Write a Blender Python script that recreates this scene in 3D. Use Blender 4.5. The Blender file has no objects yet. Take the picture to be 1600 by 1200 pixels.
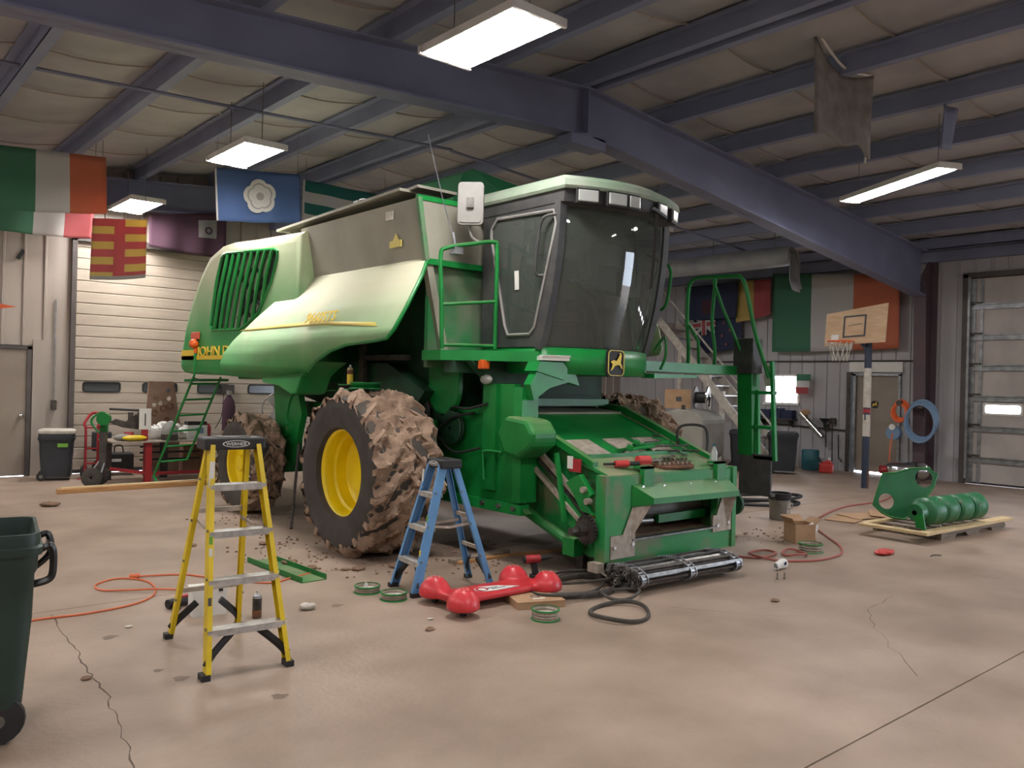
import bpy, bmesh, math, random
from mathutils import Vector as V, Matrix, noise as mnoise
random.seed(7)
PI = math.pi; R = math.radians
scn = bpy.context.scene; col = scn.collection

# ------------------------------------------------------------------ camera
cam_d = bpy.data.cameras.new('camera'); cam = bpy.data.objects.new('camera', cam_d); col.objects.link(cam)
cam_d.sensor_width = 36; cam_d.lens = 36 * 1300 / 1600; cam_d.clip_end = 200
yaw, roll = R(40.62), R(1.42)
fw = V((math.sin(yaw), math.cos(yaw), 0)); rt = V((math.cos(yaw), -math.sin(yaw), 0)); up = V((0, 0, 1))
rt2 = rt * math.cos(roll) + up * math.sin(roll); up2 = up * math.cos(roll) - rt * math.sin(roll)
m = Matrix((rt2, up2, -fw)).transposed().to_4x4(); m.translation = (0, 0, 1.75)
cam.matrix_world = m; scn.camera = cam
# ------------------------------------------------------------------ world, view
w = bpy.data.worlds.new('world'); scn.world = w; w.use_nodes = True
w.node_tree.nodes['Background'].inputs[0].default_value = (.75, .85, 1, 1)
w.node_tree.nodes['Background'].inputs[1].default_value = 9.0
vs = scn.view_settings; vs.view_transform = 'Standard'; vs.look = 'None'; vs.gamma = 1; vs.use_curve_mapping = False
vs.exposure = 0.55
LAMP = 47.0
DAY = 9.0            # radiance of the day-lit window panes

# ------------------------------------------------------------------ materials
def lin(h):
    h = h.lstrip('#'); o = []
    for i in (0, 2, 4):
        c = int(h[i:i+2], 16) / 255
        o.append(c / 12.92 if c <= .04045 else ((c + .055) / 1.055) ** 2.4)
    return (*o, 1)
MT = {}
def mat(name, c1, c2=None, rough=.6, metal=0, scale=6, lo=.35, hi=.65, bump=0, bscale=60, dust=None, dlo=.1, dhi=.9, damt=.8,
        emit=0, zdust=None, stretch=None, spec=.5, trans=0, coat=0):
    """principled material: c1/c2 mixed by noise, optional dust lying on upward faces or up to a height ramp zdust=(z0,z1)"""
    m = bpy.data.materials.new(name); m.use_nodes = True; nt = m.node_tree; n = nt.nodes; L = nt.links
    b = n['Principled BSDF']; b.inputs['Roughness'].default_value = rough; b.inputs['Metallic'].default_value = metal
    b.inputs['Specular IOR Level'].default_value = spec; b.inputs['Coat Weight'].default_value = coat
    tc = n.new('ShaderNodeTexCoord'); src = tc.outputs['Object']
    if stretch:
        mp = n.new('ShaderNodeMapping'); mp.inputs['Scale'].default_value = stretch; L.new(src, mp.inputs[0]); src = mp.outputs[0]
    def noise(sc, det=6):
        t = n.new('ShaderNodeTexNoise'); t.inputs['Scale'].default_value = sc; t.inputs['Detail'].default_value = det
        L.new(src, t.inputs['Vector']); return t.outputs['Fac']
    def ramp(x, a, bb):
        r = n.new('ShaderNodeMapRange'); r.inputs[1].default_value = a; r.inputs[2].default_value = bb; L.new(x, r.inputs[0]); return r.outputs[0]
    def mix(f, a, bb):
        x = n.new('ShaderNodeMix'); x.data_type = 'RGBA'
        if isinstance(f, float): x.inputs[0].default_value = f
        else: L.new(f, x.inputs[0])
        for i, s in ((6, a), (7, bb)):
            if isinstance(s, tuple): x.inputs[i].default_value = s
            else: L.new(s, x.inputs[i])
        return x.outputs[2]
    def mul(a, bb, op='MULTIPLY'):
        x = n.new('ShaderNodeMath'); x.operation = op
        for i, s in ((0, a), (1, bb)):
            if isinstance(s, (int, float)): x.inputs[i].default_value = s
            else: L.new(s, x.inputs[i])
        x.use_clamp = True; return x.outputs[0]
    c = lin(c1)
    if c2: c = mix(ramp(noise(scale), lo, hi), c, lin(c2))
    if dust:
        nz = ramp(noise(3.1), .25, .7)
        if zdust:
            sp = n.new('ShaderNodeSeparateXYZ'); L.new(tc.outputs['Object'], sp.inputs[0])
            nf = mul(ramp(noise(1.3), .2, .8), .55); f = ramp(sp.outputs[2], zdust[0], zdust[1])
            f = mul(mul(f, mul(nf, -.27, 'ADD'), 'ADD'), damt)
        else:
            g = n.new('ShaderNodeNewGeometry'); sp = n.new('ShaderNodeSeparateXYZ'); L.new(g.outputs['Normal'], sp.inputs[0])
            f = mul(mul(ramp(sp.outputs[2], dlo, dhi), nz), damt)
        c = mix(f, c, lin(dust))
        rr = n.new('ShaderNodeMapRange'); rr.inputs[3].default_value = rough; rr.inputs[4].default_value = .85; L.new(f, rr.inputs[0]); L.new(rr.outputs[0], b.inputs['Roughness'])
    if isinstance(c, tuple): b.inputs['Base Color'].default_value = c
    else: L.new(c, b.inputs['Base Color'])
    if bump:
        bp = n.new('ShaderNodeBump'); bp.inputs['Strength'].default_value = bump; bp.inputs['Distance'].default_value = .02
        L.new(noise(bscale), bp.inputs['Height']); L.new(bp.outputs[0], b.inputs['Normal'])
    if emit: b.inputs['Emission Color'].default_value = lin(c1); b.inputs['Emission Strength'].default_value = emit
    if trans:
        tr = n.new('ShaderNodeBsdfTranslucent'); ms = n.new('ShaderNodeMixShader'); ms.inputs[0].default_value = trans
        if isinstance(c, tuple): tr.inputs[0].default_value = c
        else: L.new(c, tr.inputs[0])
        L.new(b.outputs[0], ms.inputs[1]); L.new(tr.outputs[0], ms.inputs[2]); L.new(ms.outputs[0], n['Material Output'].inputs[0])
    MT[name] = m; return m
def glass(name, tint, refl=.12, rough=.03):
    m = bpy.data.materials.new(name); m.use_nodes = True; nt = m.node_tree; n = nt.nodes; L = nt.links
    n.remove(n['Principled BSDF'])
    t = n.new('ShaderNodeBsdfTransparent'); t.inputs[0].default_value = lin(tint)
    g = n.new('ShaderNodeBsdfGlossy'); g.inputs['Roughness'].default_value = rough
    d = n.new('ShaderNodeBsdfDiffuse'); d.inputs[0].default_value = lin('#8d958c')
    fr = n.new('ShaderNodeFresnel'); fr.inputs[0].default_value = 1.6
    a = n.new('ShaderNodeMixShader'); a.inputs[0].default_value = .22; L.new(t.outputs[0], a.inputs[1]); L.new(d.outputs[0], a.inputs[2])
    s = n.new('ShaderNodeMixShader'); L.new(fr.outputs[0], s.inputs[0]); L.new(a.outputs[0], s.inputs[1]); L.new(g.outputs[0], s.inputs[2])
    L.new(s.outputs[0], n['Material Output'].inputs[0]); MT[name] = m; return m

mat('concrete', '#a49080', '#857263', rough=.5, scale=1.3, lo=.3, hi=.72, bump=.15, bscale=25, spec=.35)
mat('joint', '#4b4038', rough=.9)
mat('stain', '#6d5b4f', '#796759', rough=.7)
mat('crack', '#5c4c41', rough=.9)
mat('wall_steel', '#a89d93', '#9a8f86', rough=.55, scale=1.5, stretch=(1, 1, .3))
mat('wall_steel_side', '#aeabad', '#9f9c9e', rough=.55, scale=1.5, stretch=(1, 1, .3))
mat('wall_plain', '#a09a94', rough=.7)
mat('insulation', '#aaa7a8', '#979598', rough=.8, scale=1.2, bump=.3, bscale=3)
mat('insulation_torn', '#9a948e', '#807a74', rough=.9, scale=5, bump=.4, bscale=12, trans=.25)
mat('steel_blue', '#747a92', '#7d839a', rough=.6, scale=2)
mat('rafter_paint', '#75788f', '#6b6d84', rough=.6, scale=1.5)
mat('column_paint', '#5b464b', '#4d4048', rough=.6, scale=2)
mat('door_cream', '#b5a898', '#a99c8d', rough=.5, scale=2, stretch=(1, 1, 6))
mat('door_cream_side', '#b9b0aa', '#a8a09b', rough=.5, scale=2)
mat('dark_trim', '#564e4a', '#474140', rough=.6, scale=3)
mat('man_door', '#8f8376', '#83776b', rough=.5, scale=1.5)
mat('galv', '#a9aaac', '#85878a', rough=.4, metal=.7, scale=8)
mat('chrome', '#d5d5d5', rough=.15, metal=1)
mat('steel', '#8a8884', '#6a6763', rough=.4, metal=.8, scale=10)
mat('dark_steel', '#3c3836', '#57504a', rough=.5, metal=.5, scale=12)
mat('black', '#1b1b1c', '#242324', rough=.6, scale=10)
mat('black_gloss', '#18191a', rough=.35)
mat('dark_bin', '#2f3338', '#282b30', rough=.55, scale=5)
mat('green_bin', '#22362f', '#1c2d28', rough=.5, scale=3)
mat('jd_green', '#137a33', '#0f6b2c', rough=.4, scale=4, dust='#9a9072', damt=.55, dlo=.3, dhi=1, spec=.4)
mat('jd_green_clean', '#14843a', '#0f7431', rough=.38, scale=4)
mat('jd_green_worn', '#17803c', '#66704e', rough=.5, scale=3.5, lo=.48, hi=.68, dust='#8f8068', damt=.85, dlo=.0, dhi=.8, bump=.1, bscale=30)
mat('green_deep', '#226b40', '#1b5f37', rough=.42, scale=4)
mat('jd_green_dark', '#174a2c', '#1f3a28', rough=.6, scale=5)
mat('hood_green', '#22974a', '#1c8a41', rough=.42, scale=2, dust='#cfc9ab', zdust=(2.35, 3.75), damt=.95)
mat('shield_green', '#33a354', '#2a9149', rough=.38, scale=2, dust='#ccc8ac', zdust=(1.85, 2.75), damt=.97)
mat('tank_dusty', '#9b9788', '#8c887b', rough=.8, scale=1.8)
mat('panel_dusty', '#2a7a44', '#6d7a62', rough=.7, scale=2.2, lo=.4, hi=.6)
mat('roof_dusty', '#9da294', '#7f957c', rough=.7, scale=2.5)
mat('yellow', '#f0d20a', '#e6c806', rough=.4, scale=3)
mat('decal_yellow', '#e2c23a', rough=.5)
mat('decal_dull', '#c6b356', rough=.6)
mat('rubber', '#45403d', '#38342f', rough=.8, scale=6, dust='#7a6654', damt=.3)
mat('rubber_clean', '#282625', '#33302d', rough=.7, scale=10)
mat('mud', '#a38a75', '#7b6453', rough=.95, scale=6, bump=1.0, bscale=22)
mat('cab_black', '#333335', '#464543', rough=.6, scale=6, dust='#8a857c', damt=.5)
glass('cab_glass', '#c3cec6'); glass('door_glass', '#b3beb6'); glass('rear_glass_tint', '#4c544e')
mat('amber', '#d65a1c', rough=.3); mat('reflector_red', '#c8503a', rough=.35)
mat('lens', '#a8aba6', rough=.15, spec=.8)
mat('seat', '#33332f', rough=.8)
mat('lad_yellow', '#d8bb16', '#c6a90f', rough=.45, scale=5)
mat('lad_blue', '#5c8fbd', '#5584b0', rough=.45, scale=5)
mat('alu', '#c9c7c3', '#a7a5a2', rough=.4, metal=.55, scale=20, dust='#a59a8c', damt=.4)
mat('alu_dirty', '#b0a497', '#94887a', rough=.6, metal=.2, scale=16)
mat('white', '#dcdad5', '#cfccc6', rough=.55, scale=4)
mat('white_dirty', '#c4beb4', '#a8a094', rough=.7, scale=9)
mat('paper', '#d9d6cf', rough=.8)
mat('print_dark', '#4a4a4c', rough=.8)
mat('red_plastic', '#c9363c', '#bb2f36', rough=.35, scale=6)
mat('red_paint', '#a5252b', '#8d2026', rough=.5, scale=6)
mat('card', '#ab8a6a', '#9c7b5c', rough=.85, scale=5)
mat('card_dark', '#8a6a55', '#7a5b48', rough=.85, scale=5)
mat('wood', '#b98c5c', '#a1764a', rough=.75, scale=3, stretch=(1, 12, 12))
mat('wood_pale', '#d2bb92', '#c0a67b', rough=.8, scale=4, stretch=(1, 10, 10))
mat('wood_grey', '#8f8274', '#776a5d', rough=.85, scale=4, stretch=(1, 10, 10))
mat('board_brown', '#96796a', '#7f6253', rough=.8, scale=5)
mat('cord_orange', '#cd6a43', rough=.55)
mat('hose_red', '#9a5348', rough=.6)
mat('belt', '#3a3733', '#4a443d', rough=.75, scale=12)
mat('drum_grey', '#8f8d88', '#7d7a75', rough=.6, scale=3)
mat('oil_tank', '#8f8c84', '#7f7b73', rough=.65, scale=2)
mat('teal', '#1f5860', rough=.5)
mat('dirt', '#705846', '#8a6e58', rough=.95, scale=9, bump=.6, bscale=40)
mat('rust', '#7b5238', '#5b3d2c', rough=.85, scale=12)
mat('f_green', '#4f8468', rough=.85, trans=.35); mat('f_white', '#cfccc9', rough=.85, trans=.35)
mat('f_orange', '#cf7a5c', rough=.85, trans=.35); mat('f_red', '#b25a5c', rough=.85, trans=.35)
mat('f_yellow', '#c0a862', rough=.85, trans=.35); mat('f_blue', '#4a6290', rough=.85, trans=.35)
mat('f_navy', '#343b54', rough=.85, trans=.25); mat('f_maroon', '#513644', rough=.85, trans=.3)
mat('f_tealgreen', '#2c6f68', rough=.85, trans=.3); mat('f_grey', '#9a9794', rough=.85, trans=.3)
mat('orange', '#d9602f', rough=.5); mat('hose_blue', '#6d87a3', rough=.5)
mat('lamp', '#f6f3f2', emit=LAMP); mat('daylight', '#f4f8ff', emit=DAY)
mat('dark_pane', '#55585a', rough=.2, spec=.7)
mat('plastic_film', '#a7a9a8', '#94979a', rough=.35, scale=3, trans=.3)
mat('plywood', '#c0a384', '#b39473', rough=.7, scale=3, stretch=(1, 1, 5))
mat('navy_paint', '#2b3447', rough=.6)
mat('label_green', '#6fa63a', rough=.6)
mat('hardware_red', '#c43a36', rough=.5)

# ------------------------------------------------------------------ mesh builder
class MB:
    def __init__(s): s.v = []; s.f = []; s.mi = []; s.cur = 0
    def add(s, vs, fs):
        o = len(s.v); s.v += [tuple(p) for p in vs]; s.f += [tuple(i + o for i in f) for f in fs]; s.mi += [s.cur] * len(fs); return s
    def box(s, a, b, M=None):
        x0, y0, z0 = [min(a[i], b[i]) for i in range(3)]; x1, y1, z1 = [max(a[i], b[i]) for i in range(3)]
        p = [V(q) for q in ((x0,y0,z0),(x1,y0,z0),(x1,y1,z0),(x0,y1,z0),(x0,y0,z1),(x1,y0,z1),(x1,y1,z1),(x0,y1,z1))]
        if M: p = [M @ q for q in p]
        return s.add(p, [(3,2,1,0),(4,5,6,7),(0,1,5,4),(1,2,6,5),(2,3,7,6),(3,0,4,7)])
    def bar(s, p0, p1, wa, wb, upv=(0, 0, 1)):
        """box of section wa x wb from p0 to p1"""
        p0, p1 = V(p0), V(p1); d = (p1 - p0); l = d.length; d.normalize(); u = V(upv)
        if abs(d.dot(u)) > .98: u = V((1, 0, 0))
        a = d.cross(u).normalized(); b = a.cross(d)
        q = []
        for e in (p0, p1):
            for i, j in ((-1,-1),(1,-1),(1,1),(-1,1)): q.append(e + a * (i * wa / 2) + b * (j * wb / 2))
        return s.add(q, [(0,1,2,3),(7,6,5,4),(0,4,5,1),(1,5,6,2),(2,6,7,3),(3,7,4,0)])
    def cyl(s, p0, p1, r, r2=None, n=12, cap=True):
        p0, p1 = V(p0), V(p1); d = (p1 - p0).normalized(); u = V((0, 0, 1)) if abs(d.z) < .9 else V((1, 0, 0))
        a = d.cross(u).normalized(); b = d.cross(a); r2 = r if r2 is None else r2
        q = [p0 + (a * math.cos(t) + b * math.sin(t)) * r for t in [2*PI*i/n for i in range(n)]] + \
            [p1 + (a * math.cos(t) + b * math.sin(t)) * r2 for t in [2*PI*i/n for i in range(n)]]
        f = [(i, (i+1) % n, n + (i+1) % n, n + i) for i in range(n)]
        if cap: f += [tuple(range(n-1, -1, -1)), tuple(range(n, 2*n))]
        return s.add(q, f)
    def tube(s, pts, r, n=8, closed=False, flat=None):
        """flat=(w,h) makes a belt section"""
        pts = [V(p) for p in pts]; k = len(pts); q = []; prev = None
        for i, p in enumerate(pts):
            if closed: d = pts[(i+1) % k] - pts[i-1]
            else: d = pts[min(i+1, k-1)] - pts[max(i-1, 0)]
            d.normalize()
            if prev is None:
                u = V((0, 0, 1)) if abs(d.z) < .9 else V((1, 0, 0)); a = d.cross(u).normalized()
            else: a = (prev - d * prev.dot(d)).normalized()
            prev = a; b = d.cross(a)
            for j in range(n):
                t = 2*PI*j/n + (PI/4 if n == 4 else 0); rx, ry = (flat if flat else (r, r))
                q.append(p + a * math.cos(t) * rx + b * math.sin(t) * ry)
        f = []
        for i in range(k if closed else k-1):
            for j in range(n):
                f.append((i*n+j, i*n+(j+1) % n, ((i+1) % k)*n+(j+1) % n, ((i+1) % k)*n+j))
        if not closed: f += [tuple(range(n-1, -1, -1)), tuple((k-1)*n + j for j in range(n))]
        return s.add(q, f)
    def lathe(s, prof, o=(0, 0, 0), axis='z', n=24, a0=0, a1=2*PI):
        q = []; k = len(prof); full = abs(a1 - a0 - 2*PI) < 1e-6; nn = n if full else n + 1
        for i in range(nn):
            t = a0 + (a1 - a0) * i / n
            for r, h in prof:
                x, y = r * math.cos(t), r * math.sin(t)
                p = {'z': (x, y, h), 'x': (h, x, y), 'y': (y, h, x)}[axis]
                q.append((p[0]+o[0], p[1]+o[1], p[2]+o[2]))
        f = []
        for i in range(n):
            for j in range(k-1):
                f.append((i*k+j, ((i+1) % nn)*k+j, ((i+1) % nn)*k+j+1, i*k+j+1))
        return s.add(q, f)
    def prism(s, poly, axis, a, b):
        """poly 2D; axis x: (y,z), y: (x,z), z: (x,y)"""
        def m3(p, h): return {'x': (h, p[0], p[1]), 'y': (p[0], h, p[1]), 'z': (p[0], p[1], h)}[axis]
        n = len(poly); q = [m3(p, a) for p in poly] + [m3(p, b) for p in poly]
        return s.add(q, [tuple(range(n-1, -1, -1)), tuple(range(n, 2*n))] + [(i, (i+1) % n, n+(i+1) % n, n+i) for i in range(n)])
    def grid(s, fn, nu, nv):
        o = [fn(i/nu, j/nv) for j in range(nv+1) for i in range(nu+1)]
        return s.add(o, [(j*(nu+1)+i, j*(nu+1)+i+1, (j+1)*(nu+1)+i+1, (j+1)*(nu+1)+i) for j in range(nv) for i in range(nu)])
    def sphere(s, c, r, n=12, m=8, sc=(1, 1, 1)):
        q = []; f = []
        for j in range(m+1):
            ph = PI*j/m
            for i in range(n):
                t = 2*PI*i/n; q.append((c[0]+r*sc[0]*math.sin(ph)*math.cos(t), c[1]+r*sc[1]*math.sin(ph)*math.sin(t), c[2]+r*sc[2]*math.cos(ph)))
        for j in range(m):
            for i in range(n): f.append((j*n+i, (j+1)*n+i, (j+1)*n+(i+1) % n, j*n+(i+1) % n))
        return s.add(q, f)
    def xf(s, M): s.v = [tuple(M @ V(p)) for p in s.v]; return s
    def mesh(s, name, mats, smooth=False, weld=True):
        me = bpy.data.meshes.new(name); me.from_pydata(s.v, [], s.f)
        for x in (mats if isinstance(mats, (list, tuple)) else [mats]): me.materials.append(MT[x] if isinstance(x, str) else x)
        me.polygons.foreach_set('material_index', s.mi)
        bm = bmesh.new(); bm.from_mesh(me)
        if weld: bmesh.ops.remove_doubles(bm, verts=bm.verts, dist=1e-5)
        bmesh.ops.recalc_face_normals(bm, faces=bm.faces)
        if smooth:
            for f in bm.faces: f.smooth = True
            for e in bm.edges:
                if len(e.link_faces) == 2 and e.calc_face_angle(0) > R(38): e.smooth = False
        bm.to_mesh(me); bm.free(); me.update(); return me
def O(name, mb, mats, parent=None, loc=(0, 0, 0), rot=None, smooth=False, bev=0, solid=0, label=None):
    me = mb if isinstance(mb, bpy.types.Mesh) else mb.mesh(name, mats, smooth)
    o = bpy.data.objects.new(name, me); col.objects.link(o); o.parent = parent; o.location = loc
    if rot: o.rotation_euler = rot
    if solid:
        d = o.modifiers.new('solid', 'SOLIDIFY'); d.thickness = solid; d.offset = 0
    if bev:
        d = o.modifiers.new('bevel', 'BEVEL'); d.width = bev; d.segments = 2; d.limit_method = 'ANGLE'; d.angle_limit = R(40)
    if label: o['label'] = label
    return o
def tag(o, label, cat, group=None):
    o['label'] = label; o['category'] = cat
    if group: o['group'] = group
    return o
def thing(name, label, cat, loc=(0, 0, 0), rz=0, group=None):
    o = bpy.data.objects.new(name, None); col.objects.link(o); o.empty_display_size = .1
    o.location = loc; o.rotation_euler = (0, 0, rz); return tag(o, label, cat, group)
def st(o): o['kind'] = 'structure'; return o
def copy_tree(o, parent=None):
    c = o.copy(); col.objects.link(c); c.parent = parent
    for ch in list(o.children): copy_tree(ch, c)
    return c
def bx(name, a, b, m_, parent=None, bev=0, loc=(0, 0, 0), rot=None, label=None): return O(name, MB().box(a, b), m_, parent, loc=loc, rot=rot, bev=bev, label=label)
def plate(name, outs, th, m_, parent, M):
    """flat sheet with holes: outs = [outer, hole, ...] of 2D points, thickness th, placed by matrix M"""
    cu = bpy.data.curves.new('c', 'CURVE'); cu.dimensions = '2D'; cu.fill_mode = 'BOTH'; cu.extrude = th / 2
    for pts in outs:
        sp = cu.splines.new('POLY'); sp.points.add(len(pts) - 1); sp.use_cyclic_u = True
        for i, p in enumerate(pts): sp.points[i].co = (p[0], p[1], 0, 1)
    return from_curve(name, cu, m_, parent, M)
def from_curve(name, cu, m_, parent, M):
    t = bpy.data.objects.new('t', cu); col.objects.link(t); dg = bpy.context.evaluated_depsgraph_get()
    me = bpy.data.meshes.new_from_object(t.evaluated_get(dg)); bpy.data.objects.remove(t); bpy.data.curves.remove(cu)
    me.transform(M); me.materials.clear(); me.materials.append(MT[m_]); me.name = name
    for p in me.polygons: p.material_index = 0
    return O(name, me, None, parent)
def text(name, s, size, m_, parent, M, th=.002, xs=1, shear=0, align='LEFT'):
    cu = bpy.data.curves.new('t', 'FONT'); cu.body = s; cu.size = size; cu.extrude = th; cu.shear = shear; cu.align_x = align; cu.align_y = 'BOTTOM_BASELINE'
    cu.resolution_u = 3; cu.offset = size * .012
    return from_curve(name, cu, m_, parent, M @ Matrix.Diagonal((xs, 1, 1, 1)))
def frame(o, xd, yd):
    """matrix with local x along xd, y along yd, at o"""
    x = V(xd).normalized(); y = V(yd).normalized(); z = x.cross(y)
    m = Matrix((x, y, z)).transposed().to_4x4(); m.translation = o; return m
def circ(cx, cy, r, n=24, ry=None): return [(cx + r * math.cos(2*PI*i/n), cy + (ry or r) * math.sin(2*PI*i/n)) for i in range(n)]
def rrect(x0, y0, x1, y1, r, n=4):
    o = []
    for cx, cy, a in ((x1-r, y0+r, -90), (x1-r, y1-r, 0), (x0+r, y1-r, 90), (x0+r, y0+r, 180)):
        for i in range(n+1): t = R(a + 90*i/n); o.append((cx + r*math.cos(t), cy + r*math.sin(t)))
    return o
def smooth_path(pts, k=6, closed=False):
    """Catmull-Rom through the points"""
    p = [V(q) if len(q) == 3 else V((*q, 0)) for q in pts]; n = len(p); o = []
    for i in range(n if closed else n-1):
        a, b, c, d = (p[(i-1) % n], p[i], p[(i+1) % n], p[(i+2) % n]) if closed else (p[max(i-1, 0)], p[i], p[i+1], p[min(i+2, n-1)])
        for j in range(k):
            t = j/k; o.append(.5*((2*b) + (c-a)*t + (2*a-5*b+4*c-d)*t*t + (3*b-a-3*c+d)*t**3))
    if not closed: o.append(p[-1])
    return o

def outline_wall(name, w, h, holes, th, m_, parent, M): return plate(name, [[(0, 0), (w, 0), (w, h), (0, h)]] + holes, th, m_, parent, M)
# ------------------------------------------------------------------ setting
XL, XR, YF, YB = -3.2, 17.7, -9.2, 15.95
RIDGE = 7.4
def roofz(x): return 5.68 - .085 * abs(x - RIDGE)
floor = st(O('floor', MB().box((XL, YF, -.3), (XR, YB, -.025)), 'joint'))
ys = [YF, -2.81, 2.02, 6.81, 11.6, YB]
for i in range(5):
    bx('slab', (XL, ys[i] + .005, -.025), (XR, ys[i+1] - .005, 0), 'concrete', floor)
def ribbon(pts, w0, z=.0012):
    mb = MB(); k = len(pts)
    q = []
    for i, p in enumerate(pts):
        d = (V(pts[min(i+1, k-1)]) - V(pts[max(i-1, 0)])).normalized(); nrm = V((-d.y, d.x, 0)); w_ = w0 * random.uniform(.3, 1)
        q += [V(p) + nrm * w_, V(p) - nrm * w_]
    for v in q: v.z = z
    return mb.add(q, [(2*i, 2*i+1, 2*i+3, 2*i+2) for i in range(k-1)])
def crackle(pts, k, amp):
    o = []
    for i in range(len(pts)-1):
        for j in range(k):
            t = j/k; o.append((pts[i][0]*(1-t)+pts[i+1][0]*t + random.uniform(-amp, amp), pts[i][1]*(1-t)+pts[i+1][1]*t + random.uniform(-amp, amp), 0))
    return o
O('crack', ribbon(crackle([(1.42, 6.7), (1.37, 5.85), (1.33, 5.36), (1.31, 4.87), (1.25, 4.43), (1.18, 3.91), (1.1, 3.2)], 8, .014), .006), 'crack', floor)
O('crack', ribbon(crackle([(5.3, 2.25), (6.1, 2.9), (6.6, 3.2), (7.3, 3.3)], 7, .02), .003), 'crack', floor)
O('crack', ribbon(crackle([(5.3, 4.2), (5.7, 3.6), (6.0, 3.4)], 6, .015), .003), 'crack', floor)

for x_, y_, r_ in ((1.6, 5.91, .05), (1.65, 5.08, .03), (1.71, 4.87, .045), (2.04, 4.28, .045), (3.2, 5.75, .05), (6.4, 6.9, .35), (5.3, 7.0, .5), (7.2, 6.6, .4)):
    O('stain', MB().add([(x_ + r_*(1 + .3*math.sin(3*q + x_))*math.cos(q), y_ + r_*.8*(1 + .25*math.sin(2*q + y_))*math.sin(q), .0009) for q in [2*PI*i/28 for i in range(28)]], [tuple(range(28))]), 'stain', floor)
PM = {}
def wpanel(h, m_):
    k = (round(h, 2), m_)
    if k not in PM:
        PM[k] = MB().prism([(.0, .02), (.012, -.018), (.04, -.018), (.052, .012), (.308, .012), (.308, .035), (.0, .035)], 'z', 0, h).mesh('panel', m_)
    return PM[k]
# back wall (gable end, with the overhead door) -------------------------------------------------
wb = MB()
for a, b, z0, z1 in ((XL, 1.88, 0, 5.7), (1.88, 2.98, 2.18, 5.7), (2.98, 3.6, 0, 5.7), (3.6, 9.25, 4.05, 5.7), (9.25, XR, 0, 5.7)):
    wb.box((a, YB, z0), (b, YB + .15, z1))
wall_back = st(O('wall_back', wb, 'wall_steel'))
x = -1.21
while x < XR - .3:
    z0 = 0
    if 1.6 < x < 2.94: z0 = 2.2
    elif 3.25 < x < 9.2: z0 = 4.1
    O('panel', wpanel(min(roofz(x), roofz(x + .31)) - z0 - .06, 'wall_steel'), None, wall_back, loc=(x, YB - .038, z0)); x += .31
O('jamb', MB().box((3.55, YB - .09, 0), (3.63, YB + .1, 4.1)).box((9.22, YB - .09, 0), (9.3, YB + .1, 4.1)).box((3.55, YB - .09, 4.05), (9.3, YB + .1, 4.16)), 'dark_trim', wall_back)
O('corner_trim', MB().box((2.99, YB - .06, 0), (3.2, YB - .03, 2.3)), 'wall_steel', wall_back)
O('switch_box', MB().box((3.28, YB - .1, 1.12), (3.36, YB - .03, 1.28)), 'dark_steel', wall_back, bev=.008)
O('conduit', MB().cyl((3.32, YB - .06, 1.28), (3.32, YB - .06, 3.0), .012, n=6), 'galv', wall_back)
O('outlet', MB().box((3.28, YB - .07, .3), (3.33, YB - .03, .36)), 'black', wall_back)
O('scuff', MB().box((2.74, YB - .055, 3.62), (2.8, YB - .05, 3.8), Matrix.Translation((2.77, 0, 3.7)) @ Matrix.Rotation(.5, 4, 'Y') @ Matrix.Translation((-2.77, 0, -3.7))), 'black', wall_back)
# overhead door in the back wall ----------------------------------------------------------------
d1 = st(bpy.data.objects.new('door_1', None)); col.objects.link(d1); d1.location = (3.62, YB + .03, 0)
SL = .195; slat = MB().prism([(0, 0), (-.012, .012), (-.012, SL - .02), (.004, SL - .006), (.004, SL), (.04, SL), (.04, 0)], 'x', 0, 5.62).mesh('panel', 'door_cream')
wr = 7   # the row that carries the windows (z 1.43 to 1.62)
wins = [.17 + 1.0 * i for i in range(6)]
z0 = .06
for i in range(21):
    if i != wr: O('panel', slat, None, d1, loc=(0, 0, z0 + i * SL))
zw = z0 + wr * SL
plate('panel', [[(0, 0), (5.62, 0), (5.62, SL - .006), (0, SL - .006)]] + [rrect(w_, .015, w_ + .61, .17, .04) for w_ in wins], .045, 'door_cream', d1, frame((0, .012, zw), (1, 0, 0), (0, 0, 1)))
bx('backing', (0, .045, 0), (5.62, .08, 4.15), 'dark_trim', d1)
for w_ in wins:
    fr = plate('window_frame', [rrect(-.01, 0, .62, .185, .05), rrect(.015, .02, .595, .165, .035)], .02, 'black', d1, frame((w_, -.018, zw), (1, 0, 0), (0, 0, 1)))
    O('pane', MB().box((w_ - .01, .005, zw + .008), (w_ + .62, .012, zw + .18)), 'dark_pane', fr)
bx('bottom_seal', (0, -.01, 0), (5.62, .04, .06), 'black', d1)
# man door in the back wall ---------------------------------------------------------------------
bx('backing', (1.9, YB + .1, 0), (2.98, YB + .14, 2.2), 'dark_trim', wall_back)
d3 = st(O('door_3', MB().box((0, 0, .01), (.96, .045, 2.13)), 'man_door', loc=(1.95, YB - .02, 0), bev=.004))
O('door_frame', MB().box((-.07, -.03, 0), (0, .12, 2.18)).box((.96, -.03, 0), (1.03, .12, 2.18)).box((-.07, -.03, 2.13), (1.03, .12, 2.19)), 'dark_trim', d3)
O('door_handle', MB().cyl((.88, -.06, 1.02), (.88, 0, 1.02), .03).sphere((.88, -.075, 1.02), .035), 'chrome', d3, smooth=True)
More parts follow.
